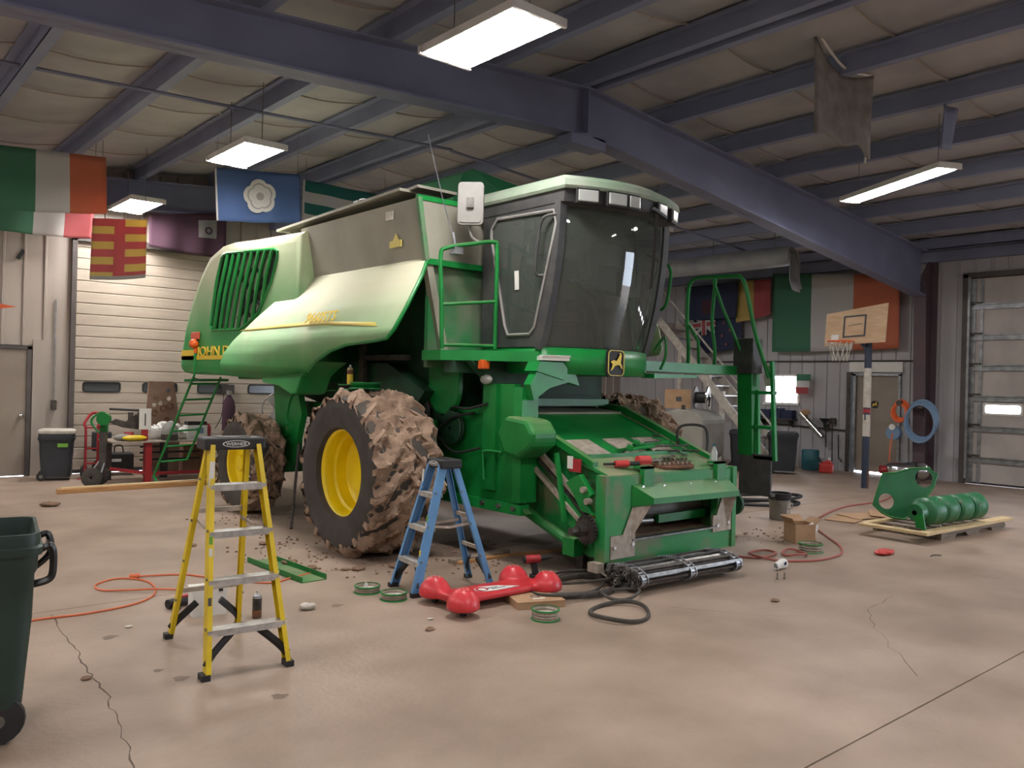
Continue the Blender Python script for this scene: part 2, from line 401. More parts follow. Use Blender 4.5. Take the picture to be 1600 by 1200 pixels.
# right-hand side wall --------------------------------------------------------------------------
wr_ = MB()
for a, b, z0, z1 in ((YF, -7.0, 0, 4.85), (-7.0, -2.4, 4.1, 4.85), (-2.4, 2.55, 0, 4.85), (2.55, 6.72, 4.1, 4.85), (6.72, 8.0, 0, 4.85), (8.0, 9.06, 2.16, 4.85), (9.06, 10.38, 0, 4.85),  # first gap is an unseen open doorway, added to let daylight in
                     (10.38, 11.2, 0, 1.47), (10.38, 11.2, 2.09, 4.85), (11.2, YB, 0, 4.85)):
    wr_.box((XR, a, z0), (XR + .15, b, z1))
wall_right = st(O('wall_right', wr_, 'wall_steel_side'))
y = YB - .05
ROT = (0, 0, -PI/2)
while y > 2.3:
    segs = [(0, 4.74)]
    if 8.0 < y < 9.35: segs = [(2.3, 2.44)]
    elif 10.2 < y < 11.5: segs = [(0, 1.42), (2.14, 2.6)]
    elif y < 6.95: segs = [(4.16, .58)]
    for z0, h in segs: O('panel', wpanel(h, 'wall_steel_side'), None, wall_right, loc=(XR - .037, y, z0), rot=ROT)
    y -= .31
O('conduit', MB().cyl((XR - .07, 7.7, 2.44), (XR - .07, 12.6, 2.44), .018, n=6), 'dark_steel', wall_right)
O('flashing', MB().box((XR - .06, 7.95, 2.2), (XR - .04, 9.12, 2.44)), 'white', wall_right)
O('conduit', MB().cyl((XR - .07, 9.1, .9), (XR - .07, 11.4, .98), .02, n=6), 'dark_steel', wall_right)
cm = MB().prism([(17.24, 0), (17.27, 0), (17.12, 4.0), (17.09, 4.0)], 'y', 7.28, 7.52).prism([(17.26, 0), (17.66, 0), (17.66, 4.6), (17.1, 4.1)], 'y', 7.39, 7.41).box((17.64, 7.28, 0), (17.67, 7.52, 4.6))
O('column', cm, 'column_paint', wall_right)
O('eave_strut', MB().box((XR - .2, YF, 4.45), (XR - .02, YB, 4.66)), 'steel_blue', wall_right)
O('jamb', MB().box((XR - .1, 6.68, 0), (XR + .1, 6.78, 4.15)).box((XR - .1, 2.5, 4.08), (XR + .1, 6.78, 4.18)).box((XR - .1, 2.48, 0), (XR + .1, 2.56, 4.15)), 'dark_trim', wall_right)
# overhead door in the side wall
d2 = st(bpy.data.objects.new('door_2', None)); col.objects.link(d2); d2.location = (XR + .02, 2.58, 0)
zz = [.03, .45, 1.06, 1.66, 2.26, 2.86, 3.47, 4.08]
for i in range(7):
    if i == 2:
        ed = [0, .25, .9, 1.2, 1.85, 2.15, 2.8, 3.13, 3.78, 4.1]
        plate('panel', [[(0, zz[i] + .01), (4.1, zz[i] + .01), (4.1, zz[i+1] - .01), (0, zz[i+1] - .01)]] + [rrect(ed[k], 1.4, ed[k+1], 1.58, .04) for k in range(1, 9, 2)], .05, 'door_cream_side', d2, frame((.025, 0, 0), (0, 1, 0), (0, 0, 1)))
        for k in range(1, 9, 2):
            f_ = plate('window_frame', [rrect(ed[k] - .03, 1.37, ed[k+1] + .03, 1.61, .05), rrect(ed[k] + .01, 1.41, ed[k+1] - .01, 1.57, .04)], .02, 'white', d2, frame((-.012, 0, 0), (0, 1, 0), (0, 0, 1)))
            O('pane', MB().box((.035, ed[k] - .02, 1.38), (.045, ed[k+1] + .02, 1.6)), 'daylight', f_)
    else: bx('panel', (0, 0, zz[i] + .01), (.05, 4.1, zz[i+1] - .01), 'door_cream_side', d2, bev=.006)
    if i: 
        O('strut', MB().box((-.05, .02, zz[i] - .02), (0, 4.08, zz[i] + .015)).box((-.05, .02, zz[i] + .075), (0, 4.08, zz[i] + .095)).box((-.012, .02, zz[i] - .02), (-.002, 4.08, zz[i] + .09)), 'galv', d2)
        O('hinge', MB().box((-.07, 3.86, zz[i] + .1), (-.01, 4.12, zz[i] + .13)).cyl((-.04, 3.98, zz[i] + .08), (-.04, 4.16, zz[i] + .08), .016, n=6), 'dark_steel', d2)
O('end_stile', MB().box((-.025, 3.98, .03), (0, 4.1, 4.05)).box((-.025, 3.84, .03), (-.005, 3.9, 4.05)), 'galv', d2)
O('track', MB().box((-.12, 4.06, .1), (-.06, 4.1, 4.1)), 'galv', d2)
bx('bottom_seal', (0, 0, 0), (.05, 4.1, .04), 'black', d2); bx('backing', (.055, 0, .05), (.08, 4.1, 4.08), 'dark_trim', d2)
# man door in the side wall
d4 = st(O('door_4', MB().box((0, 0, .04), (.045, .93, 2.12)), 'man_door', loc=(XR + .01, 8.04, 0), bev=.004))
O('door_frame', MB().box((-.06, -.05, 0), (.12, 0, 2.16)).box((-.06, .93, 0), (.12, 1.0, 2.16)).box((-.06, -.05, 2.12), (.12, 1.0, 2.18)), 'galv', d4)
O('door_handle', MB().cyl((-.06, .1, .97), (0, .1, .97), .025).bar((-.06, .09, .97), (-.06, .22, .97), .02, .025), 'chrome', d4)
O('badge', MB().prism(rrect(.44, 1.42, .6, 1.58, .05), 'x', -.004, 0), 'black', d4, label='small black badge with a yellow leaping deer')
O('door_track', MB().box((-.1, 1.02, 0), (-.03, 1.12, 2.2)), 'dark_steel', d4)
O('threshold_gap', MB().box((.02, .02, .005), (.04, .6, .04)), 'daylight', d4)
# window
w1 = st(O('window_1', MB().box((0, -.05, -.05), (.1, 0, .67)).box((0, .82, -.05), (.1, .87, .67)).box((0, -.05, .62), (.1, .87, .67)).box((-.04, -.06, -.06), (.1, .88, 0)), 'white', loc=(XR - .04, 10.38, 1.47)))
for a, b in ((0, .4), (.42, .82)): bx('pane', (.06, a, 0), (.07, b, .62), 'daylight', w1)
O('mullion', MB().box((.03, .4, 0), (.09, .42, .62)), 'white', w1)
st(O('yard', MB().box((XR + .2, -16, -.32), (XR + 22, 8, -.02)), 'concrete'))
# unseen walls that close the building
wl_ = st(O('wall_left', MB().box((XL - .15, YF, 0), (XL, YB, 4.85)), 'wall_plain'))
wf = st(O('wall_front', MB().box((XL, YF - .15, 0), (XR, YF, 5.7)), 'wall_plain'))
# ceiling: insulation sheets on purlins on tapered rafters ---------------------------------------
ceil = st(O('ceiling', MB().add([(XL - .1, YF, roofz(XL) + .08), (RIDGE, YF, roofz(RIDGE) + .08), (XR + .1, YF, roofz(XR) + .08), (XL - .1, YB + .1, roofz(XL) + .08), (RIDGE, YB + .1, roofz(RIDGE) + .08), (XR + .1, YB + .1, roofz(XR) + .08)],
          [(0, 1, 4, 3), (1, 2, 5, 4)]), 'wall_plain', solid=.04))
SPC = 1.38
def sheet(side):
    n = 32
    def fn(u, v):
        d = .12 + u * 10.4; x = RIDGE + side * d; s = math.sin(PI * ((d - .12) % SPC) / SPC)
        return (x, v * 1.5, roofz(x) - .0 - .07 * abs(s) * (1 - .5 * abs(2*v-1)**4) + (.02 if 0 < v < 1 else 0))
    return MB().grid(fn, 48, 4)
sh = {s: sheet(s).mesh('insulation_sheet', 'insulation', True) for s in (-1, 1)}
for i in range(17):
    for s in (-1, 1): O('insulation_sheet', sh[s], None, ceil, loc=(0, YF + .02 + i * 1.48, .03))
seam = {s: MB().tube([(RIDGE + s * (.12 + u), 0, roofz(RIDGE + s * (.12 + u)) - .07 * abs(math.sin(PI * (u % SPC) / SPC)) + .015) for u in [k * SPC / 6 for k in range(45)]], .012, 4).mesh('seam', 'wall_steel') for s in (-1, 1)}
for i in range(1, 17):
    for s in (-1, 1): O('seam', seam[s], None, ceil, loc=(0, YF + .02 + i * 1.48, .0))
def purl():
    return MB().box((-.012, YF, -.21), (.012, YB, 0)).box((-.012, YF, -.21), (.1, YB, -.19)).box((-.1, YF, -.015), (.012, YB, 0))
pm = purl().mesh('purlin', 'steel_blue')
for k in range(8):
    for s in (-1, 1):
        x = RIDGE + s * (.12 + SPC * k); O('purlin', pm, None, ceil, loc=(x, 0, roofz(x) - .0))
def rafter(y, nm):
    def top(x): return roofz(x) - .215
    xs_ = [XL, -1, 1.1, 4, RIDGE, 10, 13.6, 17.1]
    bot = lambda x: (4.86 - .056 * (RIDGE - x)) if x <= RIDGE else 4.86 - .118 * (x - RIDGE)
    poly = [(x, bot(x)) for x in xs_] + [(x, top(x)) for x in reversed(xs_)]
    r = O('rafter', MB().prism(poly, 'y', y - .012, y + .012), 'rafter_paint', ceil)
    fl = MB(); ft = MB()
    for a, b in zip(xs_[:-1], xs_[1:]):
        for fn, t, mb in ((bot, .025, fl), (top, -.025, ft)):
            q = []
            for x in (a, b):
                for dy in (-.13, .13):
                    for dz in (0, t): q.append((x, y + dy, fn(x) + dz))
            mb.add(q, [(0,1,3,2),(4,6,7,5),(0,4,5,1),(2,3,7,6),(0,2,6,4),(1,5,7,3)])
    O('flange', fl, 'rafter_paint', r); O('flange', ft, 'rafter_paint', r)
    O('stiffener', MB().box((RIDGE - .015, y - .12, 4.87), (RIDGE + .015, y + .12, top(RIDGE))).box((RIDGE - .3, y - .13, 4.72), (RIDGE + .3, y + .13, 4.86)), 'rafter_paint', r)
for y in (7.4, -1.0): rafter(y, 'rafter')
rafter(15.75, 'rafter')
O('brace_pipe', MB().cyl((XL, 10.4, 4.86), (RIDGE, 10.15, 5.25), .022, n=6), 'rafter_paint', ceil)
O('brace_pipe', MB().cyl((RIDGE, 10.2, 5.25), (17.2, 10.2, 4.55), .022, n=6), 'rafter_paint', ceil)
# ------------------------------------------------------------------ ceiling lights
def ceiling_light(label, x, y, z=4.6, L_=1.24, W=.52, rz=0, tilt=0, n=2):
    t = thing('ceiling_light', label, 'light', (x, y, z), rz, 'fluorescent ceiling lights')
    h = MB().box((-W/2, -L_/2, .03), (W/2, L_/2, .06)).box((-W/2, -L_/2, -.01), (-W/2 + .008, L_/2, .03)).box((W/2 - .008, -L_/2, -.01), (W/2, L_/2, .03))
    O('housing', h, 'white', t)
    for s in (-1, 1): bx('end_cap', (-W/2 - .02, s * L_/2 - .015, -.02), (W/2 + .02, s * L_/2 + .015, .05), 'white', t)
    for i in range(n):
        w_ = W / n; a = -W/2 + w_ * i
        O('lamp_lens', MB().prism([(a + .015, .025), (a + w_ - .015, .025), (a + w_ - .05, -.03), (a + .05, -.03)], 'y', -L_/2 + .04, L_/2 - .04), 'lamp', t)
    zt = roofz(x) - z - .02
    for s in (-1, 1): O('hanger', MB().cyl((0, s * L_ * .4, .06), (0, s * L_ * .4, zt), .006, n=4), 'steel', t)
    if tilt: t.rotation_euler[0] = tilt
    return t
ceiling_light('large twin fluorescent ceiling light at the top, nearest to the camera', 4.29, 5.40)
ceiling_light('twin fluorescent ceiling light above the blue rose flag', 4.29, 10.35)
ceiling_light('small far fluorescent ceiling light beside the hanging tricolour', 4.28, 14.85)
ceiling_light('long narrow fluorescent strip light under the right-hand roof slope', 11.36, 5.28, 4.6, 2.05, .3, rz=R(-28.3), n=1)
ceiling_light('added fluorescent ceiling light over the photographer, out of the picture', 4.29, .45)  # added above the camera, outside the view, to raise the brightness
ceiling_light('added fluorescent ceiling light behind the photographer, out of the picture', 4.29, -4.5)  # another unseen light added for overall brightness
ceiling_light('added fluorescent light on the right behind the photographer, out of the picture', 12.2, 1.2, 4.6, 1.24, .52)  # invented light outside the view, placed to reflect in the windscreen
ceiling_light('added unseen strip light far on the right behind the photographer', 11.4, -4.8, 4.6, 2.05, .3, n=1)  # added out of view to brighten the right half
ceiling_light('added fluorescent fill light in the unseen left row, beside the photographer', -1.2, .45)  # whole left row is added fill for the left-facing sides
ceiling_light('added fluorescent fill light in the unseen left row, above the green bin', -1.2, 5.4)
ceiling_light('added fluorescent fill light in the unseen left row, halfway to the back wall', -1.2, 10.35)
ceiling_light('added fluorescent fill light in the unseen left row, nearest the back wall', -1.2, 14.6)
ceiling_light('added fluorescent strip light hidden behind the harvester cab', 11.4, 10.3, 4.5, 2.05, .3, n=1)  # this and the next are added out of sight to brighten the right wall
ceiling_light('added fluorescent strip light hidden behind the grain tank', 11.4, 14.4, 4.5, 2.05, .3, n=1)
# ------------------------------------------------------------------ the combine harvester
# local frame: x across (negative = side facing the left of the picture), y to the rear, z up; origin under the front axle
CB = thing('combine_harvester', 'large green combine harvester with muddy tyres and glazed cab, parked in the workshop', 'harvester', (6.37, 7.42, 0))
def C(name, mb, m_, **k): return O(name, mb, m_, k.pop('parent', CB), **k)
# wheels -----------------------------------------------------------------------------------------
def wheel(nm, R0, W, rim, nl, side, loc, mudseed, mudamt=1.0, label=None):
    """tyre axis = x; side -1: outer face towards -x. carcass, lugs, caked mud, rim"""
    s = side; h = W / 2
    prof = [(rim, -.40*W), (rim + .02, -.46*W), (rim + .35*(R0-rim), -.5*W), (rim + .62*(R0-rim), -.5*W), (R0 - .085, -.47*W), (R0 - .06, -.40*W), (R0 - .05, 0),
            (R0 - .06, .40*W), (R0 - .085, .47*W), (rim + .62*(R0-rim), .5*W), (rim + .35*(R0-rim), .5*W), (rim + .02, .46*W), (rim, .40*W)]
    ty = O(nm, MB().lathe([(r, x_) for r, x_ in prof], axis='x', n=56), 'rubber', CB, loc=loc, smooth=True, label=label)
    # one lug: a swept bar from shoulder to past the centre line
    def lug(sd):
        mb = MB(); q = []; N = 6
        for i in range(N + 1):
            u = i / N; x_ = sd * (.49*W - u * .53*W); a = .42 * u + .1 * u * u; wd = (.055 + .02 * (1-u)) * R0 * .9
            rb = R0 - .09; rt_ = R0 - (.008 if 0 < u < 1 else .02)
            if i == 0: rb = R0 - .14; rt_ = R0 - .045
            for da, rr in ((-wd/R0*.62, rb), (-wd/R0*.42, rt_), (wd/R0*.42, rt_), (wd/R0*.62, rb)):
                q.append((x_, rr * math.sin(a + da), rr * math.cos(a + da)))
        f = [(i*4+j, i*4+j+1, i*4+j+5, i*4+j+4) for i in range(N) for j in range(3)] + [(0, 1, 2, 3), (N*4+3, N*4+2, N*4+1, N*4)]
        return mb.add(q, f).mesh('lug', 'mud' if mudamt > .4 else 'rubber')
    lm = {-1: lug(-1), 1: lug(1)}
    for k in range(nl):
        for sd in (-1, 1):
            O('lug', lm[sd], None, ty, rot=((2*PI*(k + (.5 if sd > 0 else 0))/nl), 0, 0))
    # mud caked over the tread
    na, nx = 230, 36
    def fn(u, v):
        a = 2*PI*u; x_ = (-.5 + v) * W * .99; p = V((x_*4, math.sin(a)*R0*4, math.cos(a)*R0*4)) + V((mudseed, 0, 0))
        n1 = mnoise.fractal(p, 1.0, 2.0, 4); n2 = mnoise.fractal(p * 3.1, .8, 2.1, 4)
        ed = min(v, 1-v) * 2; cov = min(1, ed * 5)
        ch = math.cos(nl * (a - .9 * min(v, 1-v) * W / R0) + (PI if v > .5 else 0))
        r = R0 - .028 + mudamt * (.026 * ch + .06 * n1 + .045 * n2) - (1-cov) * .045
        return (x_ * (1 + .03 * n1), r * math.sin(a), r * math.cos(a))
    O('caked_mud', MB().grid(fn, na, nx), 'mud', ty, smooth=True, label='thick dried brown mud caked over the tread')
    # rim
    fo = s * W * .42
    pr = [(rim + .015, fo), (rim + .03, fo - s*.012), (rim - .005, fo - s*.02), (rim - .03, fo - s*.05), (rim - .035, fo - s*.14), (rim - .06, fo - s*.16), (rim - .065, fo - s*.27), (rim - .1, fo - s*.30), (.16, fo - s*.315), (.15, fo - s*.30), (.001, fo - s*.30)]
    if R0 < .7: pr = [(rim + .015, fo), (rim - .02, fo - s*.02), (rim - .04, fo - s*.1), (rim - .1, fo - s*.13), (.12, fo - s*.12), (.1, fo - s*.04), (.001, fo - s*.03)]
    rm = O('rim', MB().lathe([(r, x_) for r, x_ in pr], axis='x', n=40), 'yellow', ty, smooth=True, label='yellow wheel rim')
    return ty
wheel('front_tyre', .83, .78, .435, 17, -1, (-1.91, 0, .82), 3.1, label='big front tyre caked in mud')
wheel('front_tyre', .83, .78, .435, 17, 1, (1.91, 0, .82), 9.4)
wheel('rear_tyre', .64, .46, .33, 15, -1, (-1.86, 3.05, .635), 5.7, .8)
wheel('rear_tyre', .64, .46, .33, 15, 1, (1.86, 3.05, .635), 1.7, .8)
# chassis ----------------------------------------------------------------------------------------
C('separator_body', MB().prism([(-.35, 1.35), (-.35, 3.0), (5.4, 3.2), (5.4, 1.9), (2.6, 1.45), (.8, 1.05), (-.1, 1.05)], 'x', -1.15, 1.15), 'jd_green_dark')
C('front_axle', MB().box((-1.6, -.18, .68), (1.6, .18, 1.0)), 'jd_green', bev=.02)
for s in (-1, 1):
    C('final_drive', MB().cyl((s*1.2, 0, .82), (s*1.62, 0, .82), .3, n=24).box((s*1.2, -.2, .8), (s*1.45, .2, 1.35)), 'jd_green', smooth=True)
C('rear_axle', MB().box((-1.62, 2.93, .5), (1.62, 3.17, .75)).box((-.5, 2.8, .5), (.5, 3.3, 1.2)).box((-1.5, 2.9, .75), (-1.2, 3.2, 1.0)), 'jd_green', bev=.02)
C('axle_bracket', MB().prism([(2.35, 1.3), (2.55, 1.75), (3.2, 1.7), (3.1, 1.1), (2.9, .7), (2.6, .65)], 'x', -1.5, -1.42).cyl((-1.55, 2.75, 1.05), (-1.4, 2.75, 1.05), .07), 'jd_green')
for s_ in (-1, 1): C('frame_rail', MB().box((s_*1.25, .3, 1.25), (s_*1.1, 3.4, 1.45)), 'jd_green')
C('rear_rail', MB().tube(smooth_path([(-1.5, 2.2, 1.62), (-1.5, 2.6, 1.55), (-1.5, 2.75, 1.3), (-1.5, 2.75, 1.15)]), .018).tube([(-1.5, 2.2, 1.62), (-1.2, 1.7, 1.62)], .018), 'jd_green')
# machinery seen between the shield and the front tyre
C('pulley', MB().lathe([(.02, -.04), (.13, -.04), (.14, -.03), (.1, 0), (.14, .03), (.13, .04), (.02, .04)], o=(-1.2, .1, 1.53), axis='x', n=24), 'steel', smooth=True)
C('belt_guard', MB().prism([(.1*0 - .55 + .27*math.cos(t) + .25, 1.74 - .05 + .28*math.sin(t)) for t in [PI + PI*i/16 for i in range(17)]] + [(-.03, 1.95), (-.57, 1.95)], 'x', -1.22, -1.16), 'jd_green', bev=.01)
C('pulley', MB().lathe([(.02, -.03), (.17, -.03), (.18, -.02), (.14, 0), (.18, .02), (.17, .03), (.02, .03)], o=(-1.2, -.45, 1.28), axis='x', n=24), 'jd_green_dark', smooth=True)
C('pulley', MB().lathe([(.02, -.03), (.12, -.03), (.13, -.02), (.1, 0), (.13, .02), (.12, .03), (.02, .03)], o=(-1.2, .35, 1.22), axis='x', n=24), 'dark_steel', smooth=True)
C('drive_belt', MB().tube([(-1.22, .1 + .15*math.cos(t) - .2*(t < PI/2 or t > 1.5*PI), 1.4 + .28*math.sin(t)) for t in [2*PI*i/24 for i in range(24)]], .018, 6, True), 'belt')
for k, (y0, z0, y1, z1) in enumerate(((-.9, 1.1, .1, 1.15), (-.8, 1.45, .0, 1.2), (-.6, .9, .2, 1.4), (-1.0, 1.55, -.35, 1.45), (.2, 1.7, 1.2, 1.9), (.5, 1.3, 1.3, 1.7))):
    C('hydraulic_hose', MB().tube(smooth_path([(-1.18, y0, z0), (-1.26, (y0*2+y1)/3, z0 - .06), (-1.26, (y0+2*y1)/3, z1 + .05), (-1.18, y1, z1)]), .014, 6), 'black')
C('headlight', MB().sphere((-1.2, -1.0, 1.79), .085, 14, 10, (.5, 1, .6)), 'lens', smooth=True)
C('upright', MB().box((-1.17, -1.12, .7), (-1.09, -.92, 1.75)), 'jd_green')
C('cross_beam', MB().box((-1.2, -.95, 1.86), (-.2, -.7, 2.0)), 'jd_green_dark')
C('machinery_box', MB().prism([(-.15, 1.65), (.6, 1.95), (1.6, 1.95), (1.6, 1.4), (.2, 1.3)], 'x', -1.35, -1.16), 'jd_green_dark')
C('vertical_strut', MB().box((-1.45, .95, 1.4), (-1.4, 1.05, 2.4)).box((-1.42, .2, 1.98), (-1.3, 1.0, 2.04)), 'dark_steel')
# side shield, curved outwards ----------------------------------------------------------------------
XS = [(1.5, -1.9), (1.75, -2.0), (1.9, -2.06), (2.05, -2.08), (2.2, -2.05), (2.5, -1.9), (2.98, -1.58), (3.1, -1.5)]
def xs(z):
    for (a, xa), (b, xb) in zip(XS[:-1], XS[1:]):
        if z <= b: t = (z-a)/(b-a); return xa + (xb-xa)*t
    return XS[-1][1]
def curved(name, poly, m_, off=0, solid=.03, parent=None, zs=None, smooth=True, mir=False):
    bm = bmesh.new(); f = bm.faces.new([bm.verts.new((0, y, z)) for y, z in poly])
    for k in range(1, 30):
        z = 1.5 + k * .055
        bmesh.ops.bisect_plane(bm, geom=bm.verts[:] + bm.edges[:] + bm.faces[:], plane_co=(0, 0, z), plane_no=(0, 0, 1))
    bmesh.ops.triangulate(bm, faces=[f for f in bm.faces if len(f.verts) > 4])
    for v in bm.verts: v.co.x = (xs(v.co.z) - off) * (-1 if mir else 1)
    for f in bm.faces: f.smooth = smooth
    bmesh.ops.recalc_face_normals(bm, faces=bm.faces)
    me = bpy.data.meshes.new(name); bm.to_mesh(me); bm.free(); me.materials.append(MT[m_])
    return O(name, me, None, parent or CB, solid=solid)
shp = [(2.31, 3.0), (-.45, 3.0), (-.54, 2.81), (-.61, 2.5), (-.57, 2.25), (-.5, 2.17), (-.29, 2.15), (.27, 2.12), (.58, 2.06), (.89, 1.96), (1.16, 1.84), (1.5, 1.82), (2.04, 1.79), (2.99, 1.79), (3.5, 1.82), (3.61, 1.87), (3.62, 1.93), (3.46, 2.06), (3.2, 2.26), (2.85, 2.53), (2.6, 2.75)]
SH = curved('side_shield', shp, 'shield_green')
curved('side_shield', shp, 'shield_green', mir=True)
curved('stripe', [(3.2, 2.365), (1.3, 2.41), (-.2, 2.335), (-.28, 2.29), (1.0, 2.355), (3.0, 2.35)], 'decal_dull', off=.02, solid=.004, parent=SH)
C('shield_edge', MB().tube([(xs(z) + .01, y, z) for y, z in ((-.45, 3.0), (-.54, 2.81), (-.61, 2.5), (-.57, 2.25), (-.5, 2.17), (-.29, 2.15), (.27, 2.12), (.58, 2.06), (.89, 1.96), (1.16, 1.84))], .022, 8), 'jd_green_clean', smooth=True)
text('model_number', '9660STS', .18, 'decal_yellow', SH, frame((-2.02, 1.32, 2.385), (.0, -1, 0), (.46, 0, 1)), th=.003, xs=1.12, shear=.12)
C('lower_fender', MB().prism([(2.57, 1.8), (1.1, 1.95), (1.3, 1.88), (1.5, 1.78), (1.63, 1.58), (1.75, 1.56), (2.1, 1.66), (2.56, 1.69)], 'x', -1.95, -1.55), 'shield_green', bev=.02)
# grain tank ----------------------------------------------------------------------------------------
tk = MB()
def tank_ring(x, y0, y1, z): return [(-x, y0, z), (x, y0, z), (x, y1, z), (-x, y1, z)]
tk.add(tank_ring(1.57, -.42, 2.3, 2.98) + tank_ring(1.68, -.44, 2.1, 3.6), [(0, 1, 5, 4), (1, 2, 6, 5), (2, 3, 7, 6), (3, 0, 4, 7), (3, 2, 1, 0)])
C('grain_tank', tk, 'tank_dusty', solid=.03)
C('tank_rim', MB().box((-1.58, -.46, 2.95), (-1.54, 2.31, 3.0)).box((-1.58, -.48, 2.94), (1.58, -.42, 3.0)).box((-1.7, -.46, 3.58), (1.7, -.42, 3.63)), 'jd_green_clean')
C('tank_corner', MB().bar((-1.58, -.46, 2.98), (-1.69, -.46, 3.6), .05, .05), 'panel_dusty')
C('front_bulkhead', MB().box((-1.5, -.4, 1.9), (1.5, -.34, 2.97)), 'panel_dusty')
C('corner_post', MB().prism([(-1.58, 2.95), (-1.5, 2.95), (-1.28, 2.08), (-1.37, 2.08)], 'y', -.46, -.38), 'tank_dusty')
C('decal', MB().box((-1.688, .02, 3.44), (-1.68, .16, 3.53)), 'white_dirty'); C('decal', MB().box((-1.655, -.1, 3.15), (-1.645, .12, 3.22)).add([(-1.655, -.06, 3.22), (-1.655, .06, 3.22), (-1.655, .0, 3.3)], [(0, 1, 2)]), 'decal_dull')
C('tank_cover', MB().prism([(2.75, 3.64), (2.75, 3.67), (-.15, 3.74), (-.15, 3.71)], 'x', -1.72, -1.2).prism([(.3, 3.73), (-.3, 3.77), (-.3, 3.74), (.3, 3.70)], 'x', -1.6, -1.1), 'tank_dusty')
C('cover_handle', MB().box((-1.6, .9, 3.72), (-1.57, 1.0, 3.79)).tube(smooth_path([(-1.55, .75, 3.7), (-1.55, .78, 3.78), (-1.55, .95, 3.8), (-1.55, 1.0, 3.72)]), .01), 'steel')
C('tank_extension', MB().add([(-.75, .4, 3.6), (1.2, .4, 3.6), (.95, .55, 4.2), (-.28, .5, 4.32), (-.42, .5, 4.24), (-.75, 1.9, 3.6), (1.2, 1.9, 3.6), (.95, 1.75, 4.2), (-.28, 1.8, 4.32), (-.42, 1.8, 4.24)],
   [(0, 1, 2, 3, 4), (9, 8, 7, 6, 5), (0, 4, 9, 5), (4, 3, 8, 9), (3, 2, 7, 8), (2, 1, 6, 7)]), 'green_deep')
# rear hood with slatted screen ---------------------------------------------------------------------
ho = [(1.95, 1.72), (1.93, 3.56), (3.31, 3.62), (4.1, 3.67), (4.54, 3.66), (4.95, 3.56), (5.27, 3.33), (5.65, 2.92), (5.91, 2.53), (6.05, 2.18), (6.11, 1.9), (6.02, 1.8), (5.8, 1.78), (4.42, 1.77), (2.99, 1.72)]
def inset(poly, d):
    n = len(poly); a = sum(poly[i][0]*poly[(i+1) % n][1] - poly[(i+1) % n][0]*poly[i][1] for i in range(n)); sg = 1 if a > 0 else -1; o = []
    for i in range(n):
        p0, p1, p2 = V(poly[i-1]), V(poly[i]), V(poly[(i+1) % n]); e1 = (p1-p0).normalized(); e2 = (p2-p1).normalized()
        nn = (V((-e1.y, e1.x)) + V((-e2.y, e2.x))).normalized() * sg; k = d / max(.5, nn.dot(V((-e1.y, e1.x)) * sg)); o.append((p1.x + nn.x*k, p1.y + nn.y*k))
    return o
gr = [(4.34, 3.5), (4.2, 3.51), (2.66, 3.4), (2.57, 3.36), (2.58, 3.28), (2.74, 2.99), (3.12, 2.6), (3.5, 2.46), (3.72, 2.41), (4.72, 2.43), (4.8, 2.5), (4.6, 3.14), (4.42, 3.46)]
hi = inset(ho, .14)
for s in (-1, 1):
    plate('hood_side', [hi, gr] if s < 0 else [hi], .02, 'hood_green', CB, frame((s*1.76, 0, 0), (0, 1, 0), (0, 0, 1)))
hm = MB(); n = len(ho); rings = []
for ins, x_ in ((.14, -1.77), (.06, -1.755), (.015, -1.71), (0, -1.64), (0, 1.64), (.015, 1.71), (.06, 1.755), (.14, 1.77)):
    rings += [(x_, y, z) for y, z in inset(ho, ins)] if ins else [(x_, y, z) for y, z in ho]
hm.add(rings, [(k*n+i, k*n+(i+1) % n, (k+1)*n+(i+1) % n, (k+1)*n+i) for k in range(7) for i in range(n)])
C('hood', hm, 'hood_green', smooth=True)
C('screen_frame', MB().tube([(-1.775, y, z) for y, z in gr], .022, 8, True), 'jd_green_clean', smooth=True)
sl = 8
for k in range(sl):
    t = (k + .55) / sl; a = (2.62*t + 4.3*(1-t), 3.385*t + 3.49*(1-t)); b = a
    def inside(q): 
        c = False; n_ = len(gr)
        for i in range(n_):
            (y1, z1), (y2, z2) = gr[i], gr[i-1]
            if (z1 > q[1]) != (z2 > q[1]) and q[0] < (y2-y1)*(q[1]-z1)/(z2-z1) + y1: c = not c
        return c
    for j in range(4, 120):
        q = (a[0] + .0044*j, a[1] - .0104*j)
        if inside(q): b = q
    C('slat', MB().tube([(-1.78, *a), (-1.80, (a[0]+b[0])/2, (a[1]+b[1])/2), (-1.78, *b)], .028, 6), 'jd_green_clean', smooth=True)
C('radiator', MB().box((-1.5, 2.3, 2.2), (-1.45, 5.2, 3.55)), 'tank_dusty')
C('fan_guard', MB().lathe([(.3, 0), (.33, -.02), (.36, 0)], o=(-1.52, 3.9, 2.95), axis='x', n=24).tube([(-1.56, 3.3, 2.6), (-1.56, 4.4, 3.3)], .03).tube([(-1.56, 3.2, 3.2), (-1.56, 4.3, 2.6)], .03).box((-1.58, 3.0, 3.0), (-1.5, 3.3, 3.4)), 'black')
C('brand_stripe', MB().box((-1.792, 3.7, 2.0), (-1.772, 5.93, 2.06)).prism(rrect(5.4, 2.0, 5.94, 2.15, .03), 'x', -1.792, -1.772), 'decal_yellow')
text('brand_lettering', 'JOHN DEERE', .2, 'decal_yellow', CB, frame((-1.79, 5.26, 2.055), (0, -1, 0), (0, 0, 1)), th=.006, xs=1.72)
C('reflector', MB().box((-1.81, 5.2, 2.31), (-1.775, 5.5, 2.42)), 'reflector_red', bev=.01)
